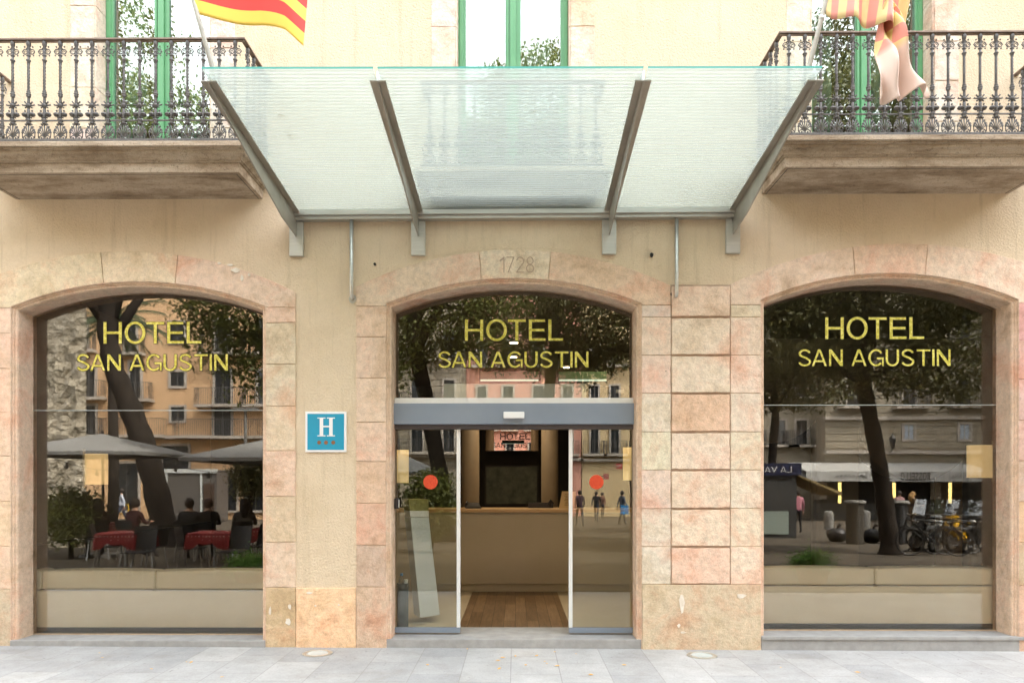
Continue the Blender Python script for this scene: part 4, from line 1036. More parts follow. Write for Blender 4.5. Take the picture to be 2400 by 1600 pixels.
wall_lamp(2267, 2325, 1043, 1119, .75, 'tan drum lamp at the right edge of the right shop window', 1)
# downlights
for px, py in ((1204, 805), (1203, 838), (1113, 862), (1327, 862), (940, 700), (1450, 700)):
    y = (3.70-CAMZ)*FPX/(1130-py)-7; x = X(px, y)
    o = thing('ceiling_downlight', {1204: 'nearest lit downlight in the lobby ceiling, seen through the fanlight', 1203: 'second lit downlight in the lobby ceiling, on the centre line', 1113: 'left lit downlight in the rear lobby ceiling row', 1327: 'right lit downlight in the rear lobby ceiling row', 940: 'lit downlight close above the left door panel', 1450: 'lit downlight close above the right door panel'}[px], 'downlight', (x, y, 3.74), group='lobby ceiling downlights')
    MB().lathe([(.075, 0), (.075, -.03), (.06, -.032), (.058, -.005)], n=20).build('lamp_ring', M['alu'], o); MB().lathe([(.057, -.03), (.057, -.012)], n=20).build('lit_lens', M['bulb'], o)
for i, (px0, px1, lab) in enumerate(((1126, 1262, 'left lit fluorescent tube behind the fanlight glass'), (1310, 1421, 'right lit fluorescent tube behind the fanlight glass'))):
    y = 1.6; xa, z = at(px0, 891, y); xb, _ = at(px1, 891, y)
    o = thing('tube_light', lab, 'light', ((xa+xb)/2, y, z), group='tubes behind the fanlight'); w = (xb-xa)/2
    MB().box(-w, w, -.02, .02, -.008, .008).build('lit_tube', M['tube'], o); MB().box(-w, w, -.03, .03, .009, .10).build('tube_housing', mat('green_housing', (.06, .12, .06), .5), o)
x0, z1 = at(1040, 899, .6); x1, z0 = at(1374, 919, .6)
bx_ = thing('door_motor_box', 'long pale door motor box behind the fanlight glass', 'motor box', ((x0+x1)/2, .6, z0)); w = (x1-x0)/2
MB().box(-w, w, 0, .18, -.08, z1-z0).build('motor_cover', mat('pale_green_cover', (.62, .70, .64), .4), bx_, bevel=.004)
MB().box(w+.32, w+.40, 0, .05, .0, .03).build('small_sensor', M['white'], bx_)
for o in [q for q in COL.objects if q.name.startswith('ceiling_downlight')]:
    d_ = bpy.data.lights.new('downlight_beam', 'SPOT'); d_.energy = 8; d_.color = (1, .76, .48); d_.spot_size = R(120); d_.spot_blend = .8; d_.shadow_soft_size = .04
    l = bpy.data.objects.new('downlight_beam', d_); COL.objects.link(l); l.location = o.location + Vector((0, 0, -.04))
# ------------------------------------------------------------------ sofas
def cushion(x0, x1, y0, y1, z0, z1, sag=.012):
    nx, nz = 24, 8; mb = MB(); vs = []; fs = []
    def pt_(u, v, w):
        x = x0+(x1-x0)*u; z = z0+(z1-z0)*v; y = y0+(y1-y0)*w
        e = .018
        z += sag*(math.sin(math.pi*u)-.8)*(1 if v > .5 else -.3)
        y -= .014*math.sin(math.pi*v)*math.sin(math.pi*min(1, max(0, u)))*(1 if w < .5 else -1)
        return (x, y, z)
    bm = bmesh.new(); bmesh.ops.create_grid(bm, x_segments=nx, y_segments=nz, size=.5)
    bm.free()
    # box shell grid
    idx = {}
    def vid(i, j, k):
        key = (i, j, k)
        if key not in idx: idx[key] = len(vs); vs.append(pt_(i/nx, j/nz, k/4))
        return idx[key]
    for k in (0, 4):
        for i in range(nx):
            for j in range(nz): fs.append((vid(i, j, k), vid(i+1, j, k), vid(i+1, j+1, k), vid(i, j+1, k)))
    for j in (0, nz):
        for i in range(nx):
            for k in range(4): fs.append((vid(i, j, k), vid(i+1, j, k), vid(i+1, j, k+1), vid(i, j, k+1)))
    for i in (0, nx):
        for j in range(nz):
            for k in range(4): fs.append((vid(i, j, k), vid(i, j+1, k), vid(i, j+1, k+1), vid(i, j, k+1)))
    mb.add(vs, fs); return mb
def sofa(lab, px0, px1, divs, pt_, pc, pb, pk):
    Y = .33; x0, x1 = X(px0, Y), X(px1, Y); zt, zc_, zb_, zk = [at(0, p, Y)[1] for p in (pt_, pc, pb, pk)]
    o = thing('sofa', lab, 'sofa', ((x0+x1)/2, Y, FZ)); cx = (x0+x1)/2
    xs = [x0]+[X(p, Y) for p in divs]+[x1]
    for a, b in zip(xs, xs[1:]):
        c = cushion(a-cx+.004, b-cx-.004, .004, .22, zc_-FZ+.014, zt-FZ); co = c.build('back_cushion', M['sofa'], o, smooth=True, bevel=.02)
        MB().tube([(a-cx+.02, -.002, zc_-FZ+.007), ((a+b)/2-cx, -.004, zc_-FZ+.006), (b-cx-.02, -.002, zc_-FZ+.007)], .0055, 6).build('piping', M['piping'], co)
    MB().box(x0-cx, x1-cx, .0, .12, zb_-FZ, zc_-FZ).build('back_panel', M['sofa'], o, bevel=.006)
    MB().box(x0-cx, x1-cx, .14, .82, zb_-FZ+.02, .40).build('seat', M['sofa'], o, bevel=.02)
    MB().box(x0-cx+.03, x1-cx-.03, .03, .78, .0, zb_-FZ-.001).build('plinth', M['black'], o)
sofa('cream leather sofa with two piped back cushions behind the left shop window', 60, 660, [97, 363], 1335, 1384, 1469, 1497)
sofa('cream leather sofa with puckered centre seam behind the right shop window', 1760, 2350, [2052], 1328, 1372, 1458, 1487)


# ================================================================== THE SQUARE OPPOSITE (seen mirrored in the glass)
def leaves(name, blobs, n, size, m, parent, seed=1, shell=.55):
    rg = np.random.default_rng(seed); bl = np.array([[b[0], b[1], b[2], b[3], b[4], b[5]] for b in blobs], float)
    vol = bl[:, 3]*bl[:, 4]*bl[:, 5]; cnt = rg.multinomial(n//14, vol/vol.sum())
    cs = []
    for b, c in zip(bl, cnt):
        d = rg.normal(size=(c, 3)); d /= np.linalg.norm(d, axis=1)[:, None]
        r = shell+(1-shell)*rg.random(c)**.5
        cs.append(b[:3]+d*b[3:]*r[:, None])
    cs = np.concatenate(cs); N = len(cs)*14
    p = np.repeat(cs, 14, axis=0)+rg.normal(size=(N, 3))*np.array([.16, .16, .12])*(size/.1)**.5
    a = rg.normal(size=(N, 3)); a[:, 2] -= .6; a /= np.linalg.norm(a, axis=1)[:, None]
    b = rg.normal(size=(N, 3)); b -= a*(a*b).sum(1)[:, None]; b /= np.linalg.norm(b, axis=1)[:, None]
    s = size*rg.uniform(.6, 1.3, N)[:, None]
    v = np.stack([p, p+a*s*.5+b*s*.26, p+a*s, p+a*s*.5-b*s*.26], 1).reshape(-1, 3)
    me = bpy.data.meshes.new(name); me.vertices.add(N*4); me.vertices.foreach_set('co', v.ravel())
    me.loops.add(N*4); me.loops.foreach_set('vertex_index', np.arange(N*4, dtype=np.int32))
    me.polygons.add(N); me.polygons.foreach_set('loop_start', np.arange(0, N*4, 4, dtype=np.int32)); me.polygons.foreach_set('loop_total', np.full(N, 4, dtype=np.int32))
    me.update(); me.validate(); me.materials.append(m); o = obj(name, me, parent); return o, cs
def tree(label, trunk, r0, r1, blobs, n, size, m, seed, group=None, limbs=10):
    t_ = thing('tree', label, 'tree', trunk[0], 0, group or 'trees on the square'); b0 = Vector(trunk[0])
    cr, cs = leaves('crown', [(b[0]-b0.x, b[1]-b0.y, b[2]-b0.z, b[3], b[4], b[5]) for b in blobs], n, size, m, t_, seed)
    mb = MB(); P = [Vector(p)-b0 for p in trunk]; k = len(P)
    fine = []
    for i in range(k-1):
        for q in range(4): fine.append(P[i].lerp(P[i+1], q/4))
    fine.append(P[-1]); K = len(fine)
    rr = [r0+(r1-r0)*(i/(K-1))**.8 + (r0*.35 if i == 0 else 0) + r0*.06*math.sin(i*2.1) for i in range(K)]
    mb.tube([Vector((0, 0, -.3))]+fine, [rr[0]*1.1]+rr, 12); mb.build('trunk', M['bark'], t_, smooth=True)
    mb = MB(); rg = random.Random(seed); top = P[-1]
    for q in range(limbs):
        c = Vector(cs[rg.randrange(len(cs))]); s0 = fine[int(K*rg.uniform(.6, .98))]
        mid = s0.lerp(c, .5)+Vector((rg.uniform(-.3, .3), rg.uniform(-.3, .3), .25)); mb.tube([s0, s0.lerp(mid, .5)+Vector((0, 0, .1)), mid, c], [r1*.75, r1*.5, r1*.32, .015], 6)
        for _ in range(3):
            d = Vector(cs[rg.randrange(len(cs))]); 
            if (d-mid).length < 2.5: mb.tube([mid, mid.lerp(d, .5)+Vector((0, 0, .12)), d], [r1*.22, r1*.12, .008], 5)
    mb.build('limbs', M['bark'], t_, smooth=True); return t_
def G(v): return Vector((v.x, v.y, gz(v.x, v.y)))
# left leaning tree
tp = [mir(px, py, 19.5) for px, py in ((384, 1230), (362, 1130), (336, 1040), (303, 953), (268, 870), (250, 784), (250, 700), (270, 600))]
base = G(mir(392, 1260, 19.5)); c = tp[-1]
tree('tree with a thick dark leaning trunk behind the café parasols', [base]+tp, .36, .22, [(c.x-1.2, c.y, c.z+2.2, 3.6, 3.2, 1.9), (c.x+1.5, c.y-1, c.z+3.2, 2.5, 2.5, 1.6), (c.x-.3, c.y, 13.6, 2.0, 1.8, 1.5)], 32000, .125, M['leaf'], 3)
c = mir(500, 800, 15.2)
tree('leafy tree with low hanging branches at the café side of the square', [G(Vector((-3.9, -9.6, 0))), Vector((-3.9, -9.5, 2.2)), Vector((-4.3, -9.2, 4)), Vector((-5, -8.6, 6))], .22, .12,
     [(-5.6, -8.0, 5.5, 1.7, 1.2, .95), (-6.3, -8.1, 4.6, .9, .7, .55), (-5.3, -7.9, 4.1, .55, .6, .7), (-6.0, -7.9, 3.75, .35, .4, .35), (-4.6, -8.4, 6.8, 2.4, 1.6, 1.4), (-4.4, -8.0, 4.9, .8, .8, 1.1)], 30000, .11, M['leaf'], 5)
# right tree with curved trunk
tp = [mir(px, py, 17.9) for px, py in ((2082, 1240), (2070, 1150), (2052, 1040), (2030, 930), (2020, 860), (2030, 740), (2050, 600))]
base = G(mir(2087, 1300, 17.9))
tree('large tree with a slim dark trunk in front of the bar awning', [base]+tp, .23, .15,
     [(8.6, -10.2, 6.6, 3.6, 2.4, 1.5), (6.5, -9.5, 5.1, 1.5, 1.2, 1.0), (8.8, -9.8, 4.7, 1.6, 1.2, 1.0), (10.8, -10.2, 5.2, 1.5, 1.4, 1.6), (8.6, -10.4, 9.6, 3.4, 2.8, 2.0), (9.4, -11, 13.2, 1.8, 1.6, 1.1)], 80000, .125, M['leaf2'], 8, limbs=16)
c = G(mir(1812, 1250, 26.7)); tree('smaller tree left of the newspaper kiosk', [c, c+Vector((-.1, 0, 2)), c+Vector((.1, 0, 4.5)), c+Vector((0, 0, 7))], .2, .12, [(c.x, c.y, 7.2, 3.4, 2.6, 2.0), (c.x+1.0, c.y, 5.4, 2.2, 1.6, 1.1)], 20000, .17, M['leaf2'], 11)
# central trees
c = G(mir(1040, 1250, 22.5)); tree('tree with a forked dark trunk in the middle of the square', [c, c+Vector((-.1, 0, 2)), c+Vector((-.5, 0, 4.2)), c+Vector((-1.0, 0, 6.5)), c+Vector((-1.2, 0, 9.5))], .30, .2,
     [(-3.0, -14.5, 7.0, 2.6, 2.2, 1.7), (-.4, -14.3, 6.2, 1.8, 1.6, 1.1), (-1.8, -14.6, 10.2, 3.6, 2.8, 2.4), (-4.2, -13.5, 5.2, 1.3, 1.2, 1.3)], 48000, .13, M['leaf'], 13, limbs=14)
c = G(Vector((.9, -19, 0))); tree('tall tree standing further back in the middle of the square', [c, c+Vector((.1, 0, 3)), c+Vector((.4, 0, 6)), c+Vector((.9, 0, 10))], .28, .16, [(1.9, -18.5, 7.4, 3.4, 2.4, 2.0), (1.0, -18.8, 11.8, 3.8, 3, 3.0), (1.2, -18.8, 15.6, 2.6, 2.2, 1.6)], 48000, .135, M['leaf'], 17, limbs=12)
c = G(Vector((4.6, -13.5, 0))); tree('broad tree on the bar side of the square middle', [c, c+Vector((-.1, 0, 2.4)), c+Vector((-.6, 0, 4.8)), c+Vector((-1.2, 0, 7.5))], .24, .15, [(2.6, -13.2, 6.6, 2.2, 1.6, 1.5), (4.9, -13.4, 8.6, 3.0, 2.4, 2.0), (1.6, -13.2, 5.0, 1.0, .8, .6)], 28000, .15, M['leaf2'], 19, limbs=14)
# palm
c = mir(262, 735, 31); pm = thing('palm_tree', 'palm tree behind the leaning trunk near the old church wall', 'palm tree', (c.x, c.y, gz(c.x, c.y)))
MB().tube([(0, 0, -.2), (.1, 0, 3), (0, 0, c.z)], [.24, .2, .2], 10).build('trunk', M['bark'], pm, smooth=True)
mb = MB(); rg = random.Random(2)
for i in range(34):
    a = i*2.4; el = rg.uniform(-.5, 1.1); L = rg.uniform(1.7, 2.4); pts = []
    for q in range(9):
        t_ = q/8; r = L*t_*math.cos(el*(1-t_)); z = L*t_*math.sin(el)-1.1*t_*t_; pts.append(Vector((r*math.cos(a), r*math.sin(a), c.z+z)))
    sd_ = Vector((-math.sin(a), math.cos(a), 0))
    for q in range(1, 9):
        for s_ in (-1, 1):
            for e in range(3):
                p = pts[q-1].lerp(pts[q], e/3); tip = p+sd_*s_*.42*(1-.5*q/8)+(pts[q]-pts[q-1])*1.1+Vector((0, 0, -.18)); w_ = (pts[q]-pts[q-1])*.12
                mb.add([p-w_, p+w_, tip], [(0, 1, 2)])
    mb.tube(pts, [.02]*8+[.006], 4)
mb.build('fronds', M['palm'], pm, fixn=False)

# --- buildings across the square
MW = {k: m_noise('wall_'+k, a, b, 1.2, .92, 0, .25, 30, .01) for k, (a, b) in {'peach': ((.62, .40, .22), (.68, .45, .26)), 'cream': ((.30, .265, .20), (.36, .32, .25)), 'pink': ((.62, .30, .22), (.66, .35, .27)), 'tan': ((.62, .47, .26), (.66, .52, .32)), 'trim': ((.40, .36, .31), (.46, .42, .37))}.items()}
M['dpane'] = mat('dark_window_pane', (.02, .024, .028), .08, 0, .6); M['bpane'] = mat('pale_blue_shutter', (.36, .44, .52), .4)
def building(label, x0, x1, yb, h, wm, rows, cornices=(), groove=None, depth=8):
    o = thing('apartment_building', label, 'building', ((x0+x1)/2, yb, 0)); cx = (x0+x1)/2
    g0 = gz(0, yb)-.3
    b = MB(); b.box(x0-cx, x1-cx, -depth, 0, g0, h)
    if groove:
        z = groove[0]
        while z < groove[1]: b.box(x0-cx+.02, x1-cx-.02, .0005, .05, z, z+groove[2]*.88); z += groove[2]
    b.build('wall', wm, o)
    for z, p in cornices: MB().box(x0-cx-.1, x1-cx+.1, .0515, p, z, z+.22).build('cornice', MW['trim'], o)
    for (wx, w, z0, z1, bal, pn) in rows:
        wx -= cx; yo = .052 if groove else .001
        mb = MB(); t_ = .14
        mb.box(wx-w/2-t_, wx-w/2, yo, yo+.09, z0-t_, z1+t_); mb.box(wx+w/2, wx+w/2+t_, yo, yo+.09, z0-t_, z1+t_); mb.box(wx-w/2, wx+w/2, yo, yo+.09, z1, z1+t_); mb.box(wx-w/2, wx+w/2, yo, yo+.09, z0-t_, z0)
        f = mb.build('window', MW['trim'], o)
        MB().box(wx-w/2, wx+w/2, yo, yo+.02, z0, z1).build('pane', pn or M['dpane'], f)
        mb = MB(); mb.box(wx-.03, wx+.03, yo+.021, yo+.05, z0, z1)
        if pn is M['bpane']:
            mb.box(wx-w/2, wx-w/2+.05, yo+.021, yo+.06, z0, z1); mb.box(wx+w/2-.05, wx+w/2, yo+.021, yo+.06, z0, z1)
        mb.build('glazing_bar', MW['trim'] if pn else M['iron'], f)
        if bal:
            bw, bd = bal; mb = MB(); mb.box(wx-bw/2, wx+bw/2, yo, bd, z0-.22, z0-.06)
            B = mb.build('balcony', MW['trim'], o); mb = MB(); r = .012
            nb = int(bw/.13)
            for i in range(nb+1): xx = wx-bw/2+.03+(bw-.06)*i/nb; mb.box(xx-r, xx+r, bd-.05, bd-.03, z0-.06, z0+.86)
            for xx in (wx-bw/2+.03, wx+bw/2-.03):
                for q in range(4): mb.box(xx-r, xx+r, .12+q*(bd-.15)/4, .14+q*(bd-.15)/4, z0-.06, z0+.86)
                mb.box(xx-.02, xx+.02, .1, bd-.06, z0+.86, z0+.9)
            mb.box(wx-bw/2, wx+bw/2, bd-.06, bd-.02, z0+.86, z0+.9); mb.build('railing', M['iron'], B)
    return o
def W_(px0, px1, pyt, pyb, Z, bal=None, pn=None):
    a, b = mir(px0, pyt, Z), mir(px1, pyb, Z); return ((a.x+b.x)/2, abs(b.x-a.x), b.z, a.z, bal, pn)
Z1 = 42
rows = [W_(180, 203, 749, 819, Z1, (1.8, .5)), W_(194, 222, 866, 930, Z1, (2.2, .7)), W_(203, 225, 951, 1018, Z1, (3.6, .9)),
        W_(295, 320, 760, 826, Z1, (1.8, .6)), W_(306, 330, 850, 935, Z1, (2.2, .7)), W_(306, 330, 951, 1018, Z1, (3.8, .9)),
        W_(399, 433, 756, 802, Z1), W_(401, 433, 872, 905, Z1), W_(402, 433, 954, 986, Z1),
        W_(505, 542, 750, 826, Z1, (2.4, .7)), W_(505, 542, 868, 948, Z1, (2.8, .8)), W_(504, 542, 956, 1020, Z1, (5.2, .9)),
        W_(607, 640, 750, 826, Z1, (2.4, .7)), W_(605, 640, 868, 948, Z1, (2.4, .8)),
        W_(382, 442, 1046, 1100, Z1), W_(270, 325, 1085, 1195, Z1), W_(510, 556, 1105, 1195, Z1), W_(580, 620, 1085, 1195, Z1)]
building('peach apartment block with iron balconies behind the café terrace', X(60)*6.0, X(735)*6.0, 7.5-Z1, 20, MW['peach'], rows, ((mir(0, 1030, Z1).z, .35),))
cx = mir(200, 1000, 19)
ch = thing('old_church_wall', 'rough pale rubble wall of an old church at the square edge', 'wall', (cx.x-3.5, cx.y, 0))
m = m_noise('rubble_stone', (.30, .26, .20), (.58, .52, .42), 2.4, .95, 0, 1, 3.5, .25); t = NT(m)
c_ = t.ramp(t.noise(3.5, 9, .8), [(.32, (.10, .09, .07)), (.45, (.42, .37, .28)), (.62, (.58, .53, .43))]); t.base(c_); M['rubble'] = m
mb = MB(); nx, nz = 40, 60; rg = np.random.default_rng(4); 
H = rg.random((nz+1, nx+1))*.16
vs = [(-4+7.5*i/nx, H[j, i] if 0 < i < nx else 0, -.6+13*j/nz) for j in range(nz+1) for i in range(nx+1)]
mb.add(vs, [(j*(nx+1)+i, j*(nx+1)+i+1, (j+1)*(nx+1)+i+1, (j+1)*(nx+1)+i) for j in range(nz) for i in range(nx)]); mb.add([(-4, -.03, -.6), (3.5, -.03, -.6), (2.6, -1.3, -.6), (-4, -1.3, -.6), (-4, -.03, 12.4), (3.5, -.03, 12.4), (2.6, -1.3, 12.4), (-4, -1.3, 12.4)], [(0, 1, 5, 4), (1, 2, 6, 5), (2, 3, 7, 6), (4, 5, 6, 7), (3, 0, 4, 7)])
mb.build('rubble_wall', M['rubble'], ch, fixn=False)
# cream corner building with the bar
Z3 = 46
rows = [W_(2118, 2142, 995, 1029, Z3, None, M['bpane']), W_(2246, 2270, 995, 1029, Z3, None, M['bpane']), W_(2372, 2396, 995, 1029, Z3, None, M['bpane'])]
rows += [W_(a, b, 880, 950, Z3, (2.2, .7)) for a, b in ((1985, 2015), (2116, 2144), (2244, 2272))] + [W_(a, b, 740, 810, Z3, (2.2, .7)) for a, b in ((1985, 2015), (2116, 2144), (2244, 2272))]
B3 = building('cream corner building with banded stonework above the bar', X(1932)*Z3/7, X(2420)*Z3/7, 7.5-Z3, 21, MW['cream'], rows, ((mir(0, 1064, Z3).z, .5), (mir(0, 985, Z3).z, .35)), (mir(0, 1050, Z3).z, 17.5, .46))
rows = [W_(a, b, c, d, Z3+2, (2.2, .6)) for a, b in ((1815, 1840), (1866, 1890)) for c, d in ((985, 1040), (860, 930), (740, 800))]
building('narrow grey cream house beside the bar corner', X(1770)*(Z3+2)/7, X(1930)*(Z3+2)/7, 7.5-Z3-2, 16, MW['cream'], rows)
# shop fronts and awning of the bar
a, b = mir(1890, 1100, Z3-3), mir(2330, 1128, Z3-3)
aw = thing('bar_awning', 'long white bar awning with black lettering on the cream corner building', 'awning', ((a.x+b.x)/2, a.y, 0)); w = (b.x-a.x)/2; yb = 7.5-Z3+.06-a.y
MB().add([(-w, 0, b.z), (w, 0, b.z), (w, 0, a.z-.1), (-w, 0, a.z-.1), (-w, yb, a.z+.5), (w, yb, a.z+.5), (-w, -.03, b.z), (w, -.03, b.z)], [(0, 1, 2, 3), (3, 2, 5, 4), (6, 7, 5, 4)]).build('awning_cloth', mat('awning_white', (.42, .42, .40), .8), aw)
q0, q1 = mir(2112, 1122, Z3-3), mir(2180, 1108, Z3-3)
text('shop_lettering', 'ROSSELLO', q0.x-aw.location.x, q1.x-aw.location.x, q0.z-.06, q1.z+.06, .03, .01, M['black'], aw, flip=True, v=.22, h=.18)
mb = MB(); rg = random.Random(9)
for px0, px1 in ((1958, 2032), (2230, 2330)):
    q = mir(px0, 1120, Z3-3); q2 = mir(px1, 1120, Z3-3); x = q.x
    while x < q2.x:
        mb.tube([(x-aw.location.x, .02, q.z+rg.uniform(-.05, .1)), (x-aw.location.x+.1, .02, q.z+.2), (x-aw.location.x+.18, .02, q.z+rg.uniform(0, .15))], .018, 4); x += .24
mb.build('script_lettering', M['black'], aw)
sh = thing('shop_front', 'dark bar shop front with lit yellow strips under the white awning', 'shop front', (0, 7.5-Z3+.06, 0))
a, b = mir(1905, 1130, Z3), mir(2400, 1200, Z3); MB().box(a.x, b.x, .0, .06, b.z-.4, a.z+.9).build('shop_wall', M['dark'], sh)
a2 = mir(0, 1178, Z3).z; MB().box(a.x, b.x, .062, .14, gz(20, 7.5-Z3)-.1, a2).build('stall_riser', mat('slate', (.10, .10, .095), .7), sh)
for px in (1965, 2093, 2224): 
    q = mir(px, 1130, Z3); MB().box(q.x-.09, q.x+.09, .065, .12, a2, q.z).build('lit_strip', m_emit('lit_strip', (1, .75, .25), .8), sh)
for px0, px1 in ((1905, 1935), (2178, 2202)):
    q, q2 = mir(px0, 1130, Z3), mir(px1, 1170, Z3); MB().box(q.x, q2.x, .065, .1, q2.z, q.z).build('menu_poster', MW['trim'], sh)
# wall lantern
q = mir(2093, 1040, Z3-.8); ln = thing('wall_lantern', 'black iron wall lantern on the cream corner building', 'lantern', (q.x, q.y, q.z))
MB().lathe([(.10, -.3), (.16, .0), (.24, .35), (.10, .5), (.04, .62), (.02, .7)], n=6).build('lantern_cage', M['black'], ln); MB().tube([(0, 0, -.3), (0, -.2, -.5), (-.4, -.7, -.55)], .03, 6).build('bracket_arm', M['black'], ln)
# buildings straight across
Z4 = 52
rows = [W_(a, b, c, d, Z4, bb) for a, b in ((965, 990), (1040, 1065)) for c, d, bb in ((1000, 1058, (2.6, .8)), (890, 950, (2.6, .8)), (780, 840, (2.2, .7)))]
building('cream house with deep balconies straight across the square', X(900)*Z4/7, X(1092)*Z4/7, 7.5-Z4, 19, MW['cream'], rows, ((mir(0, 1072, Z4).z, .5),), (mir(0, 1066, Z4).z, 15.6, .46))
rows = [W_(a, b, c, d, Z4, (1.7, .5)) for a, b in ((1120, 1140), (1180, 1202), (1250, 1272), (1318, 1340)) for c, d in ((1010, 1062), (905, 965), (800, 855))]
building('salmon pink apartment house across the square', X(1093)*Z4/7, X(1362)*Z4/7, 7.5-Z4, 18, MW['pink'], rows, ((mir(0, 1080, Z4).z, .3),))
rows = [W_(a, b, c, d, Z4, (1.7, .5)) for a, b in ((1385, 1402), (1432, 1450), (1490, 1510), (1560, 1580), (1640, 1660), (1720, 1740)) for c, d in ((1000, 1062), (905, 965), (800, 855))]
building('tan house with tall windows and signs right of the pink house', X(1364)*Z4/7, X(1768)*Z4/7, 7.5-Z4, 20, MW['tan'], rows, ((mir(0, 1082, Z4).z, .3),))
rows = [W_(a, b, c, d, Z4-4, (2, .5)) for a, b in ((770, 795), (840, 865)) for c, d in ((1000, 1062), (905, 965), (800, 855))]
building('grey cream house at the left back corner of the square', X(737)*(Z4-4)/7, X(898)*(Z4-4)/7, 11.5-Z4, 19, MW['cream'], rows)
for px, py in ((1451, 1092), (1421, 1116)):
    q = mir(px, py, Z4-4); o = thing('square_sign', 'small square red sign hanging %s on the tan house' % ('higher' if py == 1092 else 'lower'), 'sign', (q.x, q.y, q.z))
    MB().box(-.18, .18, -.04, .04, -.18, .18).build('sign_panel', mat('dark_red_sign', (.35, .02, .015), .5), o); MB().tube([(0, -.04, .05), (0, -3.9, .05)], .02, 5).build('sign_arm', M['black'], o)
    text('sign_letters', 'TO', -.12, .12, -.08, .08, .052, .008, M['white'], o, flip=True)

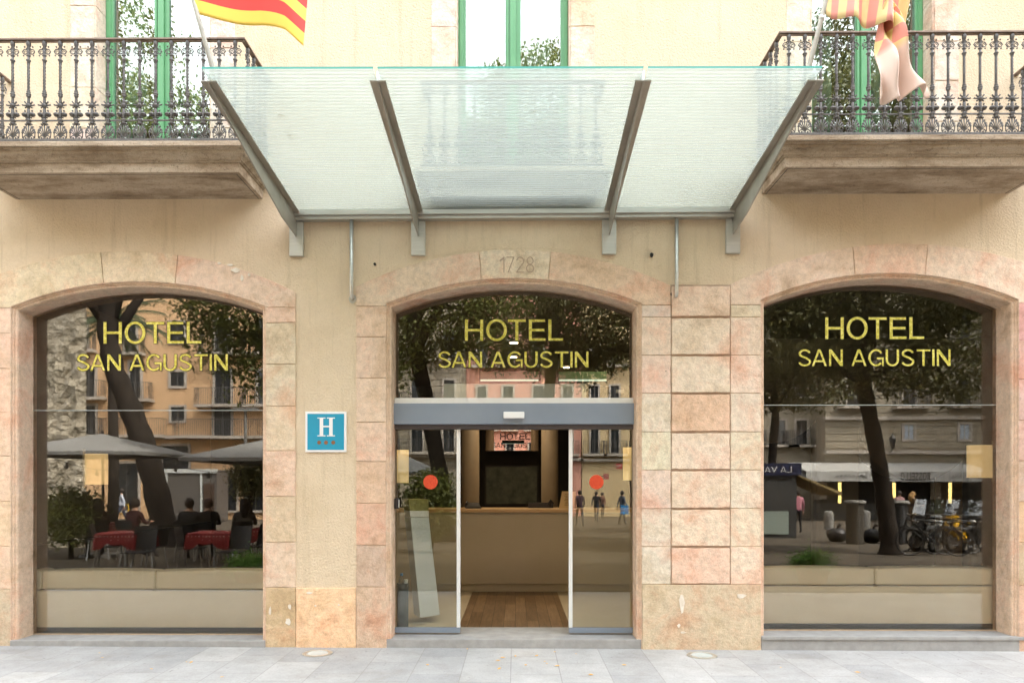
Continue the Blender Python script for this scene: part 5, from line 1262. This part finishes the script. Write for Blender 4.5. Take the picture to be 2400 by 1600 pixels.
# ------------------------------------------------------------------ café terrace, people, vehicles on the square
def person(label, loc, rz, pose, top, legs, hair=(.03, .02, .015), skin=(.55, .33, .22), h=1.7, group=None, long_hair=False, coat=False):
    o = thing('person', label, 'person', loc, rz, group); k = h/1.7
    if pose == 'sit':
        J = {'pel': (0, 0, .50), 'sp': (0, .02, .72), 'ch': (0, .05, .93), 'nk': (0, .06, 1.08), 'hd': (0, .09, 1.16), 'ht': (0, .09, 1.29)}
        for s_, n in ((-1, 'l'), (1, 'r')):
            J.update({'sh'+n: (s_*.17, .05, 1.0), 'el'+n: (s_*.24, .12, .78), 'wr'+n: (s_*.14, .34, .80), 'pa'+n: (s_*.11, .40, .81), 'hp'+n: (s_*.09, .02, .48), 'kn'+n: (s_*.13, .43, .49), 'an'+n: (s_*.13, .42, .09), 'to'+n: (s_*.14, .58, .03)})
    else:
        wk = .16 if pose == 'walk' else .03
        J = {'pel': (0, 0, .93), 'sp': (0, .01, 1.12), 'ch': (0, .01, 1.30), 'nk': (0, .0, 1.45), 'hd': (0, .02, 1.53), 'ht': (0, .02, 1.66)}
        for s_, n in ((-1, 'l'), (1, 'r')):
            up = pose == 'gesture' and n == 'r'
            J.update({'sh'+n: (s_*.175, 0, 1.38), 'el'+n: (s_*.23, -.03 - s_*wk*.4, 1.12), 'wr'+n: (s_*.22, .24, 1.15) if up or pose == 'gesture' else (s_*.235, .04-s_*wk, .88), 'pa'+n: (s_*.21, .31, 1.17) if up or pose == 'gesture' else (s_*.235, .05-s_*wk, .80), 'hp'+n: (s_*.09, 0, .90), 'kn'+n: (s_*.095, .03+s_*wk, .50), 'an'+n: (s_*.095, -.02+s_*wk*1.6, .09), 'to'+n: (s_*.11, .13+s_*wk*1.6, .03)})
    rad = {'pel': .15, 'sp': .135, 'ch': .155, 'nk': .055, 'hd': .085, 'ht': .075, 'sh': .065, 'el': .043, 'wr': .028, 'pa': .036, 'hp': .095, 'kn': .062, 'an': .040, 'to': .038}
    E = [('pel', 'sp'), ('sp', 'ch'), ('ch', 'nk'), ('nk', 'hd'), ('hd', 'ht')]
    for n in 'lr': E += [('ch', 'sh'+n), ('sh'+n, 'el'+n), ('el'+n, 'wr'+n), ('wr'+n, 'pa'+n), ('pel', 'hp'+n), ('hp'+n, 'kn'+n), ('kn'+n, 'an'+n), ('an'+n, 'to'+n)]
    names = list(J); vs = [Vector(J[n]) for n in names]; rs = [rad.get(n, rad.get(n[:2], .05)) for n in names]
    es = [(names.index(a), names.index(b)) for a, b in E]
    for n in 'lr':
        pa = Vector(J['pa'+n]); d = (pa-Vector(J['wr'+n])).normalized(); sd_ = d.cross(Vector((0, 0, 1))) if abs(d.z) < .9 else Vector((0, 1, 0)); sd_.normalize(); ip = names.index('pa'+n)
        for q in range(5):
            off = (q-1.7)*.021; L = (.06, .075, .08, .072, .055)[q] if q else .05
            b = pa+d*(.02 if q else -.01)+sd_*off*1.1; t_ = b+d*L+sd_*off*.5+Vector((0, 0, -.012))
            vs += [b, t_]; rs += [.011, .008]; es += [(ip, len(vs)-2), (len(vs)-2, len(vs)-1)]
    me = bpy.data.meshes.new('body'); me.from_pydata(vs, es, []); tmp = bpy.data.objects.new('tmp', me); COL.objects.link(tmp)
    bm = bmesh.new(); bm.from_mesh(me); sk = bm.verts.layers.skin.verify(); bm.verts.ensure_lookup_table()
    for v, r in zip(bm.verts, rs): v[sk].radius = (r, r*.82); 
    bm.verts[0][sk].use_root = True; bm.to_mesh(me); bm.free()
    tmp.modifiers.new('s', 'SKIN'); md = tmp.modifiers.new('b', 'SUBSURF'); md.levels = 2; md.render_levels = 2
    bpy.context.view_layer.update()
    m2_ = bpy.data.meshes.new_from_object(tmp.evaluated_get(bpy.context.evaluated_depsgraph_get())); bpy.data.objects.remove(tmp); bpy.data.meshes.remove(me)
    m2_.materials.clear()
    for c, nm in ((skin, 'skin'), (top, 'shirt'), (legs, 'trousers'), ((.03, .025, .02), 'shoes')): m2_.materials.append(mat(nm, c, .8))
    hz = 1.06 if pose == 'sit' else 1.45
    for p in m2_.polygons:
        c = p.center; p.use_smooth = True; mi = 1
        if c.z > hz: mi = 0
        elif pose == 'sit':
            if c.y > .345 and c.z > .7: mi = 0
            elif c.z < .08: mi = 3
            elif c.z < .56 : mi = 2
        else:
            if c.z < .08: mi = 3
            elif c.z < .93 and abs(c.x) < .2: mi = 1 if coat and c.z > .45 else 2
            if abs(c.x) > .19 and c.z < .90: mi = 0
            if pose == 'gesture' and c.y > .24: mi = 0
        p.material_index = mi
    hd = Vector(J['hd'])
    for v in m2_.vertices:      # brow, nose and chin shaping
        l = v.co-hd-Vector((0, 0, .05))
        if l.length < .16:
            if l.y > .05 and abs(l.x) < .018 and -.035 < l.z < .02: v.co.y += .02
            v.co.x = hd.x+(v.co.x-hd.x)*.92
    b = obj('body', m2_, o); b.scale = (k, k, k)
    mb = MB(); c = hd+Vector((0, -.018, .07)); mb.ball(c*k, .108*k, 12, 8, (.92, 1.0, 1.08))
    if long_hair: mb.tube([(c+Vector((0, -.04, 0)))*k, (c+Vector((0, -.085, -.14)))*k, (c+Vector((0, -.08, -.30)))*k], [.10*k, .095*k, .05*k], 12)
    mb.build('hair', mat('hair', hair, .7), o, smooth=True)
    mb = MB(); f = hd+Vector((0, .085, .06))
    for s_ in (-1, 1): mb.ball((f+Vector((s_*.03, 0, .0)))*k, .009, 6, 4)
    mb.ball((f+Vector((0, .002, -.055)))*k, .012, 6, 4, (1.6, .5, .4)); mb.build('eyes_and_mouth', mat('face_dark', (.12, .05, .04), .6), o)
    return o
def at_g(px, Z):
    v = mir(px, 1130, Z); return Vector((v.x, v.y, gz(v.x, v.y)+.012))
# parasols
def parasol(lab, px, Z, zr, za, hw):
    p = at_g(px, Z); o = thing('parasol', lab, 'parasol', p, 0, 'grey square parasols on the terrace')
    zr -= p.z; za -= p.z; vs = [(0, 0, za)]; fs = []; n = 8
    ring = []
    for s_ in range(4):
        a = [(-hw, -hw), (hw, -hw), (hw, hw), (-hw, hw)][s_]; b = [(hw, -hw), (hw, hw), (-hw, hw), (-hw, -hw)][s_]
        for q in range(4): ring.append((a[0]+(b[0]-a[0])*q/4, a[1]+(b[1]-a[1])*q/4))
    m = len(ring)
    for r, zc in ((.5, .50), (1, 0)):
        for q, (x, y) in enumerate(ring): vs.append((x*r, y*r, zr+(za-zr)*zc*(.94 if q % 4 else 1)))
    for q in range(m): fs.append((0, 1+q, 1+(q+1) % m)); fs.append((1+q, 1+m+q, 1+m+(q+1) % m, 1+(q+1) % m))
    c = MB().add(vs, fs).build('canvas', M['parasol'], o, fixn=False); md = c.modifiers.new('s', 'SOLIDIFY'); md.thickness = .006
    mb = MB()
    for a, b in ((vs[1+m+0], vs[1+m+4]), (vs[1+m+4], vs[1+m+8]), (vs[1+m+8], vs[1+m+12]), (vs[1+m+12], vs[1+m+0])):
        mb.add([a, b, (b[0], b[1], b[2]-.07), (a[0], a[1], a[2]-.07)], [(0, 1, 2, 3)])
    mb.build('valance', M['parasol'], c, fixn=False)
    MB().tube([(0, 0, 0), (0, 0, za+.06)], .03, 10).build('pole', M['black'], o); MB().box(-.35, .35, -.35, .35, 0, .08).build('base', M['concrete'], o, bevel=.01)
    for sx, sy in ((-1, -1), (1, -1), (1, 1), (-1, 1)): MB().tube([(0, 0, za-.08), (sx*hw*.99, sy*hw*.99, zr-.02)], .012, 5).build('rib', M['black'], o)
parasol('large grey parasol in front of the old church wall', 240, 16.2, 2.26, 2.72, 1.55)
parasol('large grey parasol at the right side of the café terrace', 668, 15.2, 2.10, 2.62, 1.55)
parasol('distant grey parasol near the cream house', 935, 31, 2.05, 2.9, 1.8)
# tables and chairs
def table(lab, px, Z):
    p = at_g(px, Z); o = thing('cafe_table', lab, 'table', p, 0, 'café tables with red dotted cloths'); hw = .36
    MB().box(-hw, hw, -hw, hw, .72, .74).build('tabletop', M['black'], o)
    MB().tube([(0, 0, 0), (0, 0, .72)], .03, 8).build('leg', M['chrome'], o); MB().box(-.24, .24, -.24, .24, 0, .02).build('foot_plate', M['black'], o, bevel=.006)
    mb = MB(); n = 32; vs = [(0, 0, .748)]
    for r, dz in ((.98, 0), (1.03, -.012), (1.12, -.19)):
        for q in range(n):
            a = 2*math.pi*(q+.5)/n; s_ = hw/max(abs(math.cos(a)), abs(math.sin(a))); x, y = math.cos(a)*s_*r, math.sin(a)*s_*r
            cor = min(1, max(0, (abs(math.sin(2*a))-.6)/.4)); d_ = dz*(1+.55*cor if dz < -.1 else 1); vs.append((x*(1+.03*cor), y*(1+.03*cor), .748+d_+(.012*math.sin(q*2.3) if dz < -.1 else 0)))
    fs = [(0, 1+q, 1+(q+1) % n) for q in range(n)]
    for j in range(2): fs += [(1+j*n+q, 1+(j+1)*n+q, 1+(j+1)*n+(q+1) % n, 1+j*n+(q+1) % n) for q in range(n)]
    c = MB().add(vs, fs).build('tablecloth', M['redcloth'], None, fixn=False); md = c.modifiers.new('s', 'SOLIDIFY'); md.thickness = .002
    c.location = p; tag(c, 'red cloth with white dots on the ' + lab[4:] if lab.startswith('the ') else 'red dotted cloth on ' + lab, 'tablecloth', 'red dotted tablecloths')
table('café table nearest the church wall', 296, 12.6); table('café table right of the leaning trunk', 503, 12.8)
table('café table at the far right of the terrace', 640, 14.6); table('café table at the rear beneath the left parasol', 235, 16.8)
def chair():
    o = empty('cafe_chair')
    mb = MB(); mb.box(-.2, .2, -.2, .2, .43, .45); mb.build('seat', M['chair'], o, bevel=.008)
    mb = MB(); n = 8; vs = []
    for j in range(5):
        for i in range(n+1): x = -.2+.4*i/n; vs.append((x, -.21-.03*math.cos(x*7)-.02*j, .46+.40*j/4))
    mb.add(vs, [(j*(n+1)+i, j*(n+1)+i+1, (j+1)*(n+1)+i+1, (j+1)*(n+1)+i) for j in range(4) for i in range(n)]); b = mb.build('backrest', M['chair'], o, fixn=False); b.modifiers.new('s', 'SOLIDIFY').thickness = .012
    for sx in (-1, 1):
        for sy in (-1, 1): MB().tube([(sx*.17, sy*.17, .43), (sx*.21, sy*.23, 0)], .011, 6).build('leg', M['chrome'], o)
    return o
cp = chair(); fst = True
for px, Z, rz, lab in ((322, 12.0, 0, 'in front of the nearest red table'), (255, 13.3, 250, 'left of the nearest red table'), (350, 13.2, 100, 'beside the leaning trunk'), (545, 12.2, 10, 'in front of the second red table'), (452, 13.0, 265, 'left of the second red table'), (578, 13.6, 80, 'right of the second red table'),
                       (441, 15.2, 180, 'under the seated person in black'), (489, 15.3, 180, 'under the person resting a hand'), (573, 15.4, 170, 'under the long haired person'), (310, 15.6, 190, 'under the person in the dark red top'), (229, 15.6, 150, 'under the person nearest the bush'), (610, 13.6, 20, 'near the right edge of the terrace')):
    o = cp if fst else copy_tree(cp); fst = False; o.location = at_g(px, Z); o.rotation_euler = (0, 0, R(rz)); tag(o, 'black café chair with steel legs ' + lab, 'chair', 'black café chairs')
def on(px, Z): return at_g(px, Z)
person('seated person in black seen from the terrace middle', on(441, 15.1), R(170), 'sit', (.012, .012, .012), (.02, .02, .03))
person('seated person in dark clothes with curly hair resting one hand', on(489, 15.2), R(150), 'sit', (.015, .013, .012), (.02, .02, .025), hair=(.06, .03, .02))
person('seated long haired person at the right of the terrace', on(573, 15.3), R(160), 'sit', (.10, .09, .08), (.02, .02, .025), long_hair=True)
person('seated person in a dark red top before the trunk', on(310, 15.5), R(200), 'sit', (.04, .008, .008), (.02, .02, .025))
person('seated person in dark clothes next to the terrace bush', on(229, 15.5), R(140), 'sit', (.04, .015, .015), (.02, .02, .025), long_hair=True)
person('standing woman with fair hair in a brown coat', on(2140, 27.8), R(-95), 'gesture', (.16, .12, .07), (.14, .10, .06), hair=(.40, .24, .09), h=1.66, long_hair=True, coat=True)
person('dark haired person in the bar doorway', on(2108, 31), R(10), 'stand', (.35, .2, .2), (.03, .03, .04), h=1.72)
person('person in a pink patterned top beside the kiosk', on(1871, 29), R(180), 'stand', (.5, .2, .25), (.012, .012, .015), h=1.7)
person('blurred walker in a white shirt before the peach block', on(285, 33), R(60), 'walk', (.62, .68, .8), (.05, .06, .1), h=1.72)
for i, (px, Z, c, lab, ps) in enumerate(((1359, 34, (.05, .02, .03), 'walker in dark purple near the tan house', 'walk'), (1398, 41, (.02, .02, .02), 'walker in black with a dark bag near the tan house', 'walk'), (1412, 47, (.3, .15, .1), 'walker in a rust coloured shirt on the square', 'stand'), (1458, 36, (.10, .12, .16), 'walker in grey carrying a bright blue bag', 'walk'))):
    person(lab, on(px, Z), R(170+i*25), ps, c, (.04, .05, .07), h=1.72)
q = on(1458, 35.7); bg_ = thing('shopping_bag', 'bright blue shopping bag carried by the walker in grey', 'bag', q+Vector((.1, .1, .55)))
MB().box(-.2, .2, -.06, .06, 0, .45).build('bag_body', mat('bright_blue_bag', (.02, .25, .6), .5), bg_, bevel=.01); MB().torus((0, 0, .45), .09, .008, 12, 4, a0=0, a1=math.pi).build('bag_handle', M['black'], bg_)
# yellow barrier
p = on(278, 35); yb_ = thing('yellow_barrier', 'yellow tubular barrier by the peach block doorway', 'barrier', p); MB().tube([(-.5, 0, 0), (-.5, 0, .95), (.5, 0, .95), (.5, 0, 0)], .03, 6).build('tube_frame', mat('yellow_paint', (.7, .42, .02), .5), yb_); MB().tube([(-.5, 0, .5), (.5, 0, .5)], .02, 6).build('cross_bar', mat('yellow_paint', (.7, .42, .02), .5), yb_)
# planters, bushes, olive
def planter(lab, px, Z, top):
    p = on(px, Z); h = CAMZ-(top-1130)/FPX*Z-p.z; o = thing('planter', lab, 'planter', p, group='low planters on the pavement edge')
    MB().lathe([(.20, 0), (.25, h-.10), (.25, h-.08)], n=20).build('pot', M['terra'], o, smooth=False); MB().lathe([(.265, h-.08), (.265, h), (.235, h), (.23, h-.04)], n=20).build('pot_rim', M['concrete'], o)
    leaves('foliage', [(0, 0, h+.03, .24, .24, .09)], 2600, .045, M['leafb'], o, seed=px, shell=.2)
planter('round planter with bright green plants at the café side', 584, 11.6, 1325); planter('round planter with bright green plants at the bar side', 1905, 11.6, 1320)
def bush(lab, px, Z, zc, r, n, m, seed):
    p = on(px, Z); o = thing('bush', lab, 'bush', p); leaves('foliage', [(0, 0, zc, r[0], r[1], r[2])], n, .09, m, o, seed); MB().tube([(0, 0, 0), (0, 0, zc)], .05, 6).build('stem', M['bark'], o)
bush('loose green bush at the left end of the terrace', 165, 15.5, .95, (.5, .4, .55), 5000, M['leaf'], 31)
bush('dark green potted bush left of the middle trunk', 1012, 17.5, 1.2, (.55, .5, .75), 7000, M['leaf'], 32)
bush('slender olive bush behind the right parasol', 588, 18, 2.0, (.45, .4, .7), 3500, M['leaf2'], 33)
# grey lift kiosk against the peach block
a, b = mir(388, 1100, 37), mir(508, 1205, 37); ks = thing('grey_kiosk', 'grey metal kiosk with pale frame in front of the peach block', 'kiosk', ((a.x+b.x)/2, a.y, b.z)); w = (b.x-a.x)/2; h = a.z-b.z
MB().box(-w, w, -1.5, 0, -.4, h).build('kiosk_body', mat('grey_brown_metal', (.12, .11, .10), .5), ks); mb = MB(); mb.box(-w-.05, w+.05, .001, .08, h-.15, h+.05); mb.box(-w, -w+.1, .001, .05, -.4, h-.15); mb.box(w*.35, w*.35+.1, .001, .05, -.4, h-.15); mb.build('kiosk_frame', M['alu'], ks); MB().box(w*.5, w*.9, .001, .04, -.1, h*.7).build('kiosk_door', mat('brown_panel', (.08, .05, .035), .5), ks)
# street lamp
p = on(575, 21); sl = thing('street_lamp', 'slim street lamp with flat head beyond the right parasol', 'street lamp', p); z_ = mir(0, 962, 21).z-p.z
MB().tube([(0, 0, 0), (0, 0, z_)], [.07, .045], 8).build('lamp_post', M['concrete'], sl); MB().box(-.35, .35, -.12, .12, z_, z_+.06).build('lamp_head', M['concrete'], sl, bevel=.02)
# string lights
st = thing('string_lights', 'sagging string of unlit bulbs slung between the parasols', 'string lights', (0, 0, 0)); A = mir(120, 1072, 14.6); B = mir(372, 1078, 14.2); C_ = mir(640, 1080, 14.4); mb = MB(); bl_ = []
for P_, Q_ in ((A, B), (B, C_)):
    pts = [P_.lerp(Q_, i/14)-Vector((0, 0, .22*math.sin(math.pi*i/14))) for i in range(15)]; mb.tube(pts, .006, 4); bl_ += pts[2:-1:4]
mb.build('cable', M['black'], st)
for p in bl_: MB().lathe([(.015, 0), (.018, -.05), (.035, -.09), (.02, -.13)], p, 8).build('bulb', M['black'], st)
# newspaper kiosk
a, b = mir(1772, 1085, 25), mir(1868, 1245, 25); g0 = gz(a.x, a.y); nk = thing('news_kiosk', 'dark newspaper kiosk with navy sign and tan awning', 'kiosk', ((a.x+b.x)/2, a.y, g0)); w = (b.x-a.x)/2; h = a.z-g0
MB().box(-w, w, -2, 0, 0, h-.42).build('kiosk_body', mat('dark_kiosk_metal', (.05, .05, .048), .5), nk); MB().box(-w-.05, w+.12, -2.1, .1, h-.419, h).build('name_board', mat('navy_sign', (.015, .02, .06), .4), nk)
text('board_lettering', 'LA VANGUARDIA', -w+.05-1.4, w-.22, h-.32, h-.12, .112, .01, M['white'], nk, flip=True)
MB().box(-w+.05, w*.6, .001, .03, .15, .95).build('lower_panel', mat('pale_green_panel', (.30, .36, .32), .5), nk)
mb = MB(); mb.add([(w+.02, .1, h-.42), (w+1.5, .1, h-1.0), (w+1.5, -2, h-1.0), (w+.02, -2, h-.42), (w+.02, .1, h-.46), (w+1.5, .1, h-1.12), (w+1.5, -2, h-1.12), (w+.02, -2, h-.46)], [(0, 1, 2, 3), (7, 6, 5, 4), (0, 4, 5, 1), (1, 5, 6, 2), (2, 6, 7, 3)]); mb.build('side_awning', mat('tan_awning', (.30, .22, .10), .8), nk)
# bins, bollards, bags
def litter_bin(lab, px, Z, m):
    p = on(px, Z); o = thing('litter_bin', lab, 'bin', p, group='tall round litter bins'); MB().lathe([(.24, 0), (.25, .05), (.25, 1.2), (.22, 1.22)], n=20).build('bin_body', m, o); MB().lathe([(.31, 1.23), (.32, 1.27), (.28, 1.33)], n=20).build('bin_lid', M['concrete'], o)
    mb = MB()
    for q in range(8): mb.torus((0, 0, .45+q*.08), .252, .008, 20, 4, 'z')
    mb.build('louvres', m, o)
litter_bin('tall dark bin with louvres beside the slim trunk', 2106, 22, mat('dark_bin', (.03, .03, .032), .4)); litter_bin('tall brown bin left of the slim trunk', 2003, 22, mat('brown_bin', (.07, .06, .045), .5))
for px, Z, lab in ((1942, 32, 'stone bollard left of the brown bin'), (2028, 33, 'stone bollard right of the brown bin')):
    p = on(px, Z); o = thing('bollard', lab, 'bollard', p, group='round stone bollards'); MB().lathe([(.21, 0), (.21, .7), (.17, .8), (.08, .84)], n=18).build('bollard_shaft', M['concrete'], o, smooth=False)
for px, Z, lab in ((1962, 23, 'black bin bag on the ground left of the brown bin'), (2045, 22.5, 'black bin bag slumped beside the slim trunk')):
    p = on(px, Z); o = thing('bin_bag', lab, 'bin bag', p, group='black bin bags'); mb = MB(); mb.ball((0, 0, .22), .3, 14, 9, (1.1, .9, .75)); mb.tube([(0, 0, .4), (.04, 0, .5), (.1, 0, .58)], [.05, .03, .07], 7)
    rg = random.Random(px); mb.v = [(x+rg.uniform(-.03, .03), y+rg.uniform(-.03, .03), max(0, z+rg.uniform(-.03, .03))) for x, y, z in mb.v]; mb.build('bag_body', M['black'], o, smooth=True)
# bicycles
def bicycle():
    o = empty('bicycle')
    for x in (-.52, .52):
        w_ = MB().torus((x, 0, .34), .325, .016, 32, 6).build('wheel', M['black'], o, smooth=True); mb = MB()
        for i in range(14): a = i*math.pi/7; mb.tube([(x, 0, .34), (x+.31*math.cos(a), 0, .34+.31*math.sin(a))], .002, 3)
        mb.torus((x, 0, .34), .31, .007, 28, 4); mb.build('rim', M['iron'], w_)
    mb = MB(); bb = (-.05, 0, .30); st_ = (-.20, 0, .80); hd_ = (.36, 0, .88)
    for p, q_, r in ((bb, st_, .016), (st_, hd_, .016), (bb, (.40, 0, .74), .018), ((-.52, 0, .34), bb, .01), ((-.52, 0, .34), (-.18, 0, .76), .008), ((.36, 0, .92), (.43, 0, .68), .018), ((.43, 0, .68), (.52, 0, .34), .012)): mb.tube([p, q_], r, 7)
    mb.build('frame', M['black'], o); MB().tube([(.30, -.28, .98), (.36, -.1, 1.0), (.36, .1, 1.0), (.30, .28, .98)], .012, 6).build('handlebar', M['chrome'], o)
    MB().add([(-.36, -.08, .92), (-.36, .08, .92), (-.08, .02, .92), (-.08, -.02, .92), (-.35, -.06, .86), (-.35, .06, .86), (-.1, .01, .88), (-.1, -.01, .88)], [(0, 1, 2, 3), (7, 6, 5, 4), (0, 3, 7, 4), (1, 5, 6, 2), (0, 4, 5, 1), (2, 6, 7, 3)]).build('saddle', M['black'], o, bevel=.01)
    mb = MB(); mb.torus(bb, .09, .006, 20, 4); mb.tube([(-.05, -.1, .30), (.06, -.1, .18)], .008, 5); mb.tube([(-.05, .1, .30), (-.16, .1, .42)], .008, 5); mb.build('crankset', M['chrome'], o)
    for x in (-.52, .52): MB().torus((x, 0, .34), .36, .012, 16, 4, a0=.3, a1=2.7).build('mudguard', M['black'], o)
    return o
bp = bicycle(); fst = True
for px, Z, rz, lab in ((2190, 17.4, 12, 'nearest parked bicycle of the row'), (2165, 18.2, 25, 'leftmost parked bicycle of the row'), (2235, 18.0, -8, 'black bicycle third in the row'), (2272, 17.6, 6, 'black bicycle at the right end of the row'), (2210, 18.9, 20, 'rear black bicycle behind the row')):
    o = bp if fst else copy_tree(bp); fst = False; o.location = at_g(px, Z); o.rotation_euler = (0, 0, R(180+rz)); tag(o, lab + ' beside the scooters', 'bicycle', 'bicycles parked by the scooters')
def scooter(lab, px, Z, rz, body, n):
    o = thing('motor_scooter', lab, 'scooter', at_g(px, Z), R(rz), 'scooters parked behind the bicycles')
    for x in (-.6, .62): 
        w_ = MB().torus((x, 0, .25), .20, .055, 24, 8).build('wheel', M['black'], o, smooth=True); MB().tube([(x, -.03, .25), (x, .03, .25)], .14, 14).build('rim', M['chrome'], w_)
    bm_ = mat('scooter_paint_%d' % n, body, .25)
    c = MB(); c.prism([(-.92, .62), (-.80, .78), (-.35, .74), (-.15, .45), (.28, .36), (.40, .50), (.46, .98), (.56, .98), (.72, .62), (.66, .46), (.42, .24), (-.35, .24), (-.50, .48)], -.15, .15); c.build('body_shell', bm_, o, bevel=.05)
    MB().prism([(-.86, .79), (-.80, .86), (-.45, .86), (-.12, .78), (-.10, .72), (-.5, .75)], -.14, .14).build('seat', M['black'], o, bevel=.03)
    MB().tube([(.42, -.34, 1.04), (.50, -.1, 1.02), (.50, .1, 1.02), (.42, .34, 1.04)], .018, 6).build('handlebar', M['black'], o)
    mb = MB(); mb.add([(.56, -.2, .98), (.56, .2, .98), (.44, .16, 1.38), (.44, -.16, 1.38), (.565, -.2, .98), (.565, .2, .98), (.445, .16, 1.38), (.445, -.16, 1.38)], [(0, 1, 2, 3), (7, 6, 5, 4), (0, 4, 5, 1), (2, 6, 7, 3), (0, 3, 7, 4), (1, 5, 6, 2)]); mb.build('windscreen', M['bottle'], o)
    MB().ball((.66, 0, .80), .09, 10, 7, (.5, 1, .8)).build('headlight', M['chrome'], o, smooth=True)
    for s_ in (-1, 1): mb = MB(); mb.tube([(.46, s_*.22, 1.03), (.44, s_*.28, 1.2)], .007, 5); mb.ball((.44, s_*.3, 1.22), .05, 8, 5, (.3, 1, .7)); mb.build('mirror', M['black'], o)
    MB().tube([(.62, 0, .25), (.50, 0, .7)], .03, 8).build('fork', M['chrome'], o)
scooter('pale silver scooter with tall windscreen', 2222, 18.9, 150, (.5, .55, .58), 1); scooter('yellow scooter between the dark ones', 2256, 18.8, 145, (.75, .42, .01), 2); scooter('black scooter with clear screen at the right end', 2300, 18.7, 140, (.02, .02, .02), 3); scooter('dark scooter at the left end of the row', 2190, 19.1, 160, (.03, .03, .03), 4)

# unseen buildings added at the two short sides to cut low sky light
for xs_, lab, mm in ((-33, 'long unseen cream block added to close off low sky on the left side', MW['cream']), (37, 'long unseen tan block added to close off low sky on the right side', MW['tan'])):
    o = thing('apartment_building', lab, 'building', (xs_, -20, 0)); sg_ = 1 if xs_ < 0 else -1
    MB().box(-4, 4, -24, 19, -1, 19).build('wall', mm, o)
    for r in range(5):
        for c in range(9):
            y = -20+c*4.4; z = 2.2+r*3.3; f = MB().box(sg_*4+.001*sg_, sg_*4.08, y-.7, y+.7, z-.1, z+2.1).build('window', MW['trim'], o); MB().box(sg_*4.081, sg_*4.1, y-.5, y+.5, z, z+2).build('pane', M['dpane'], f)
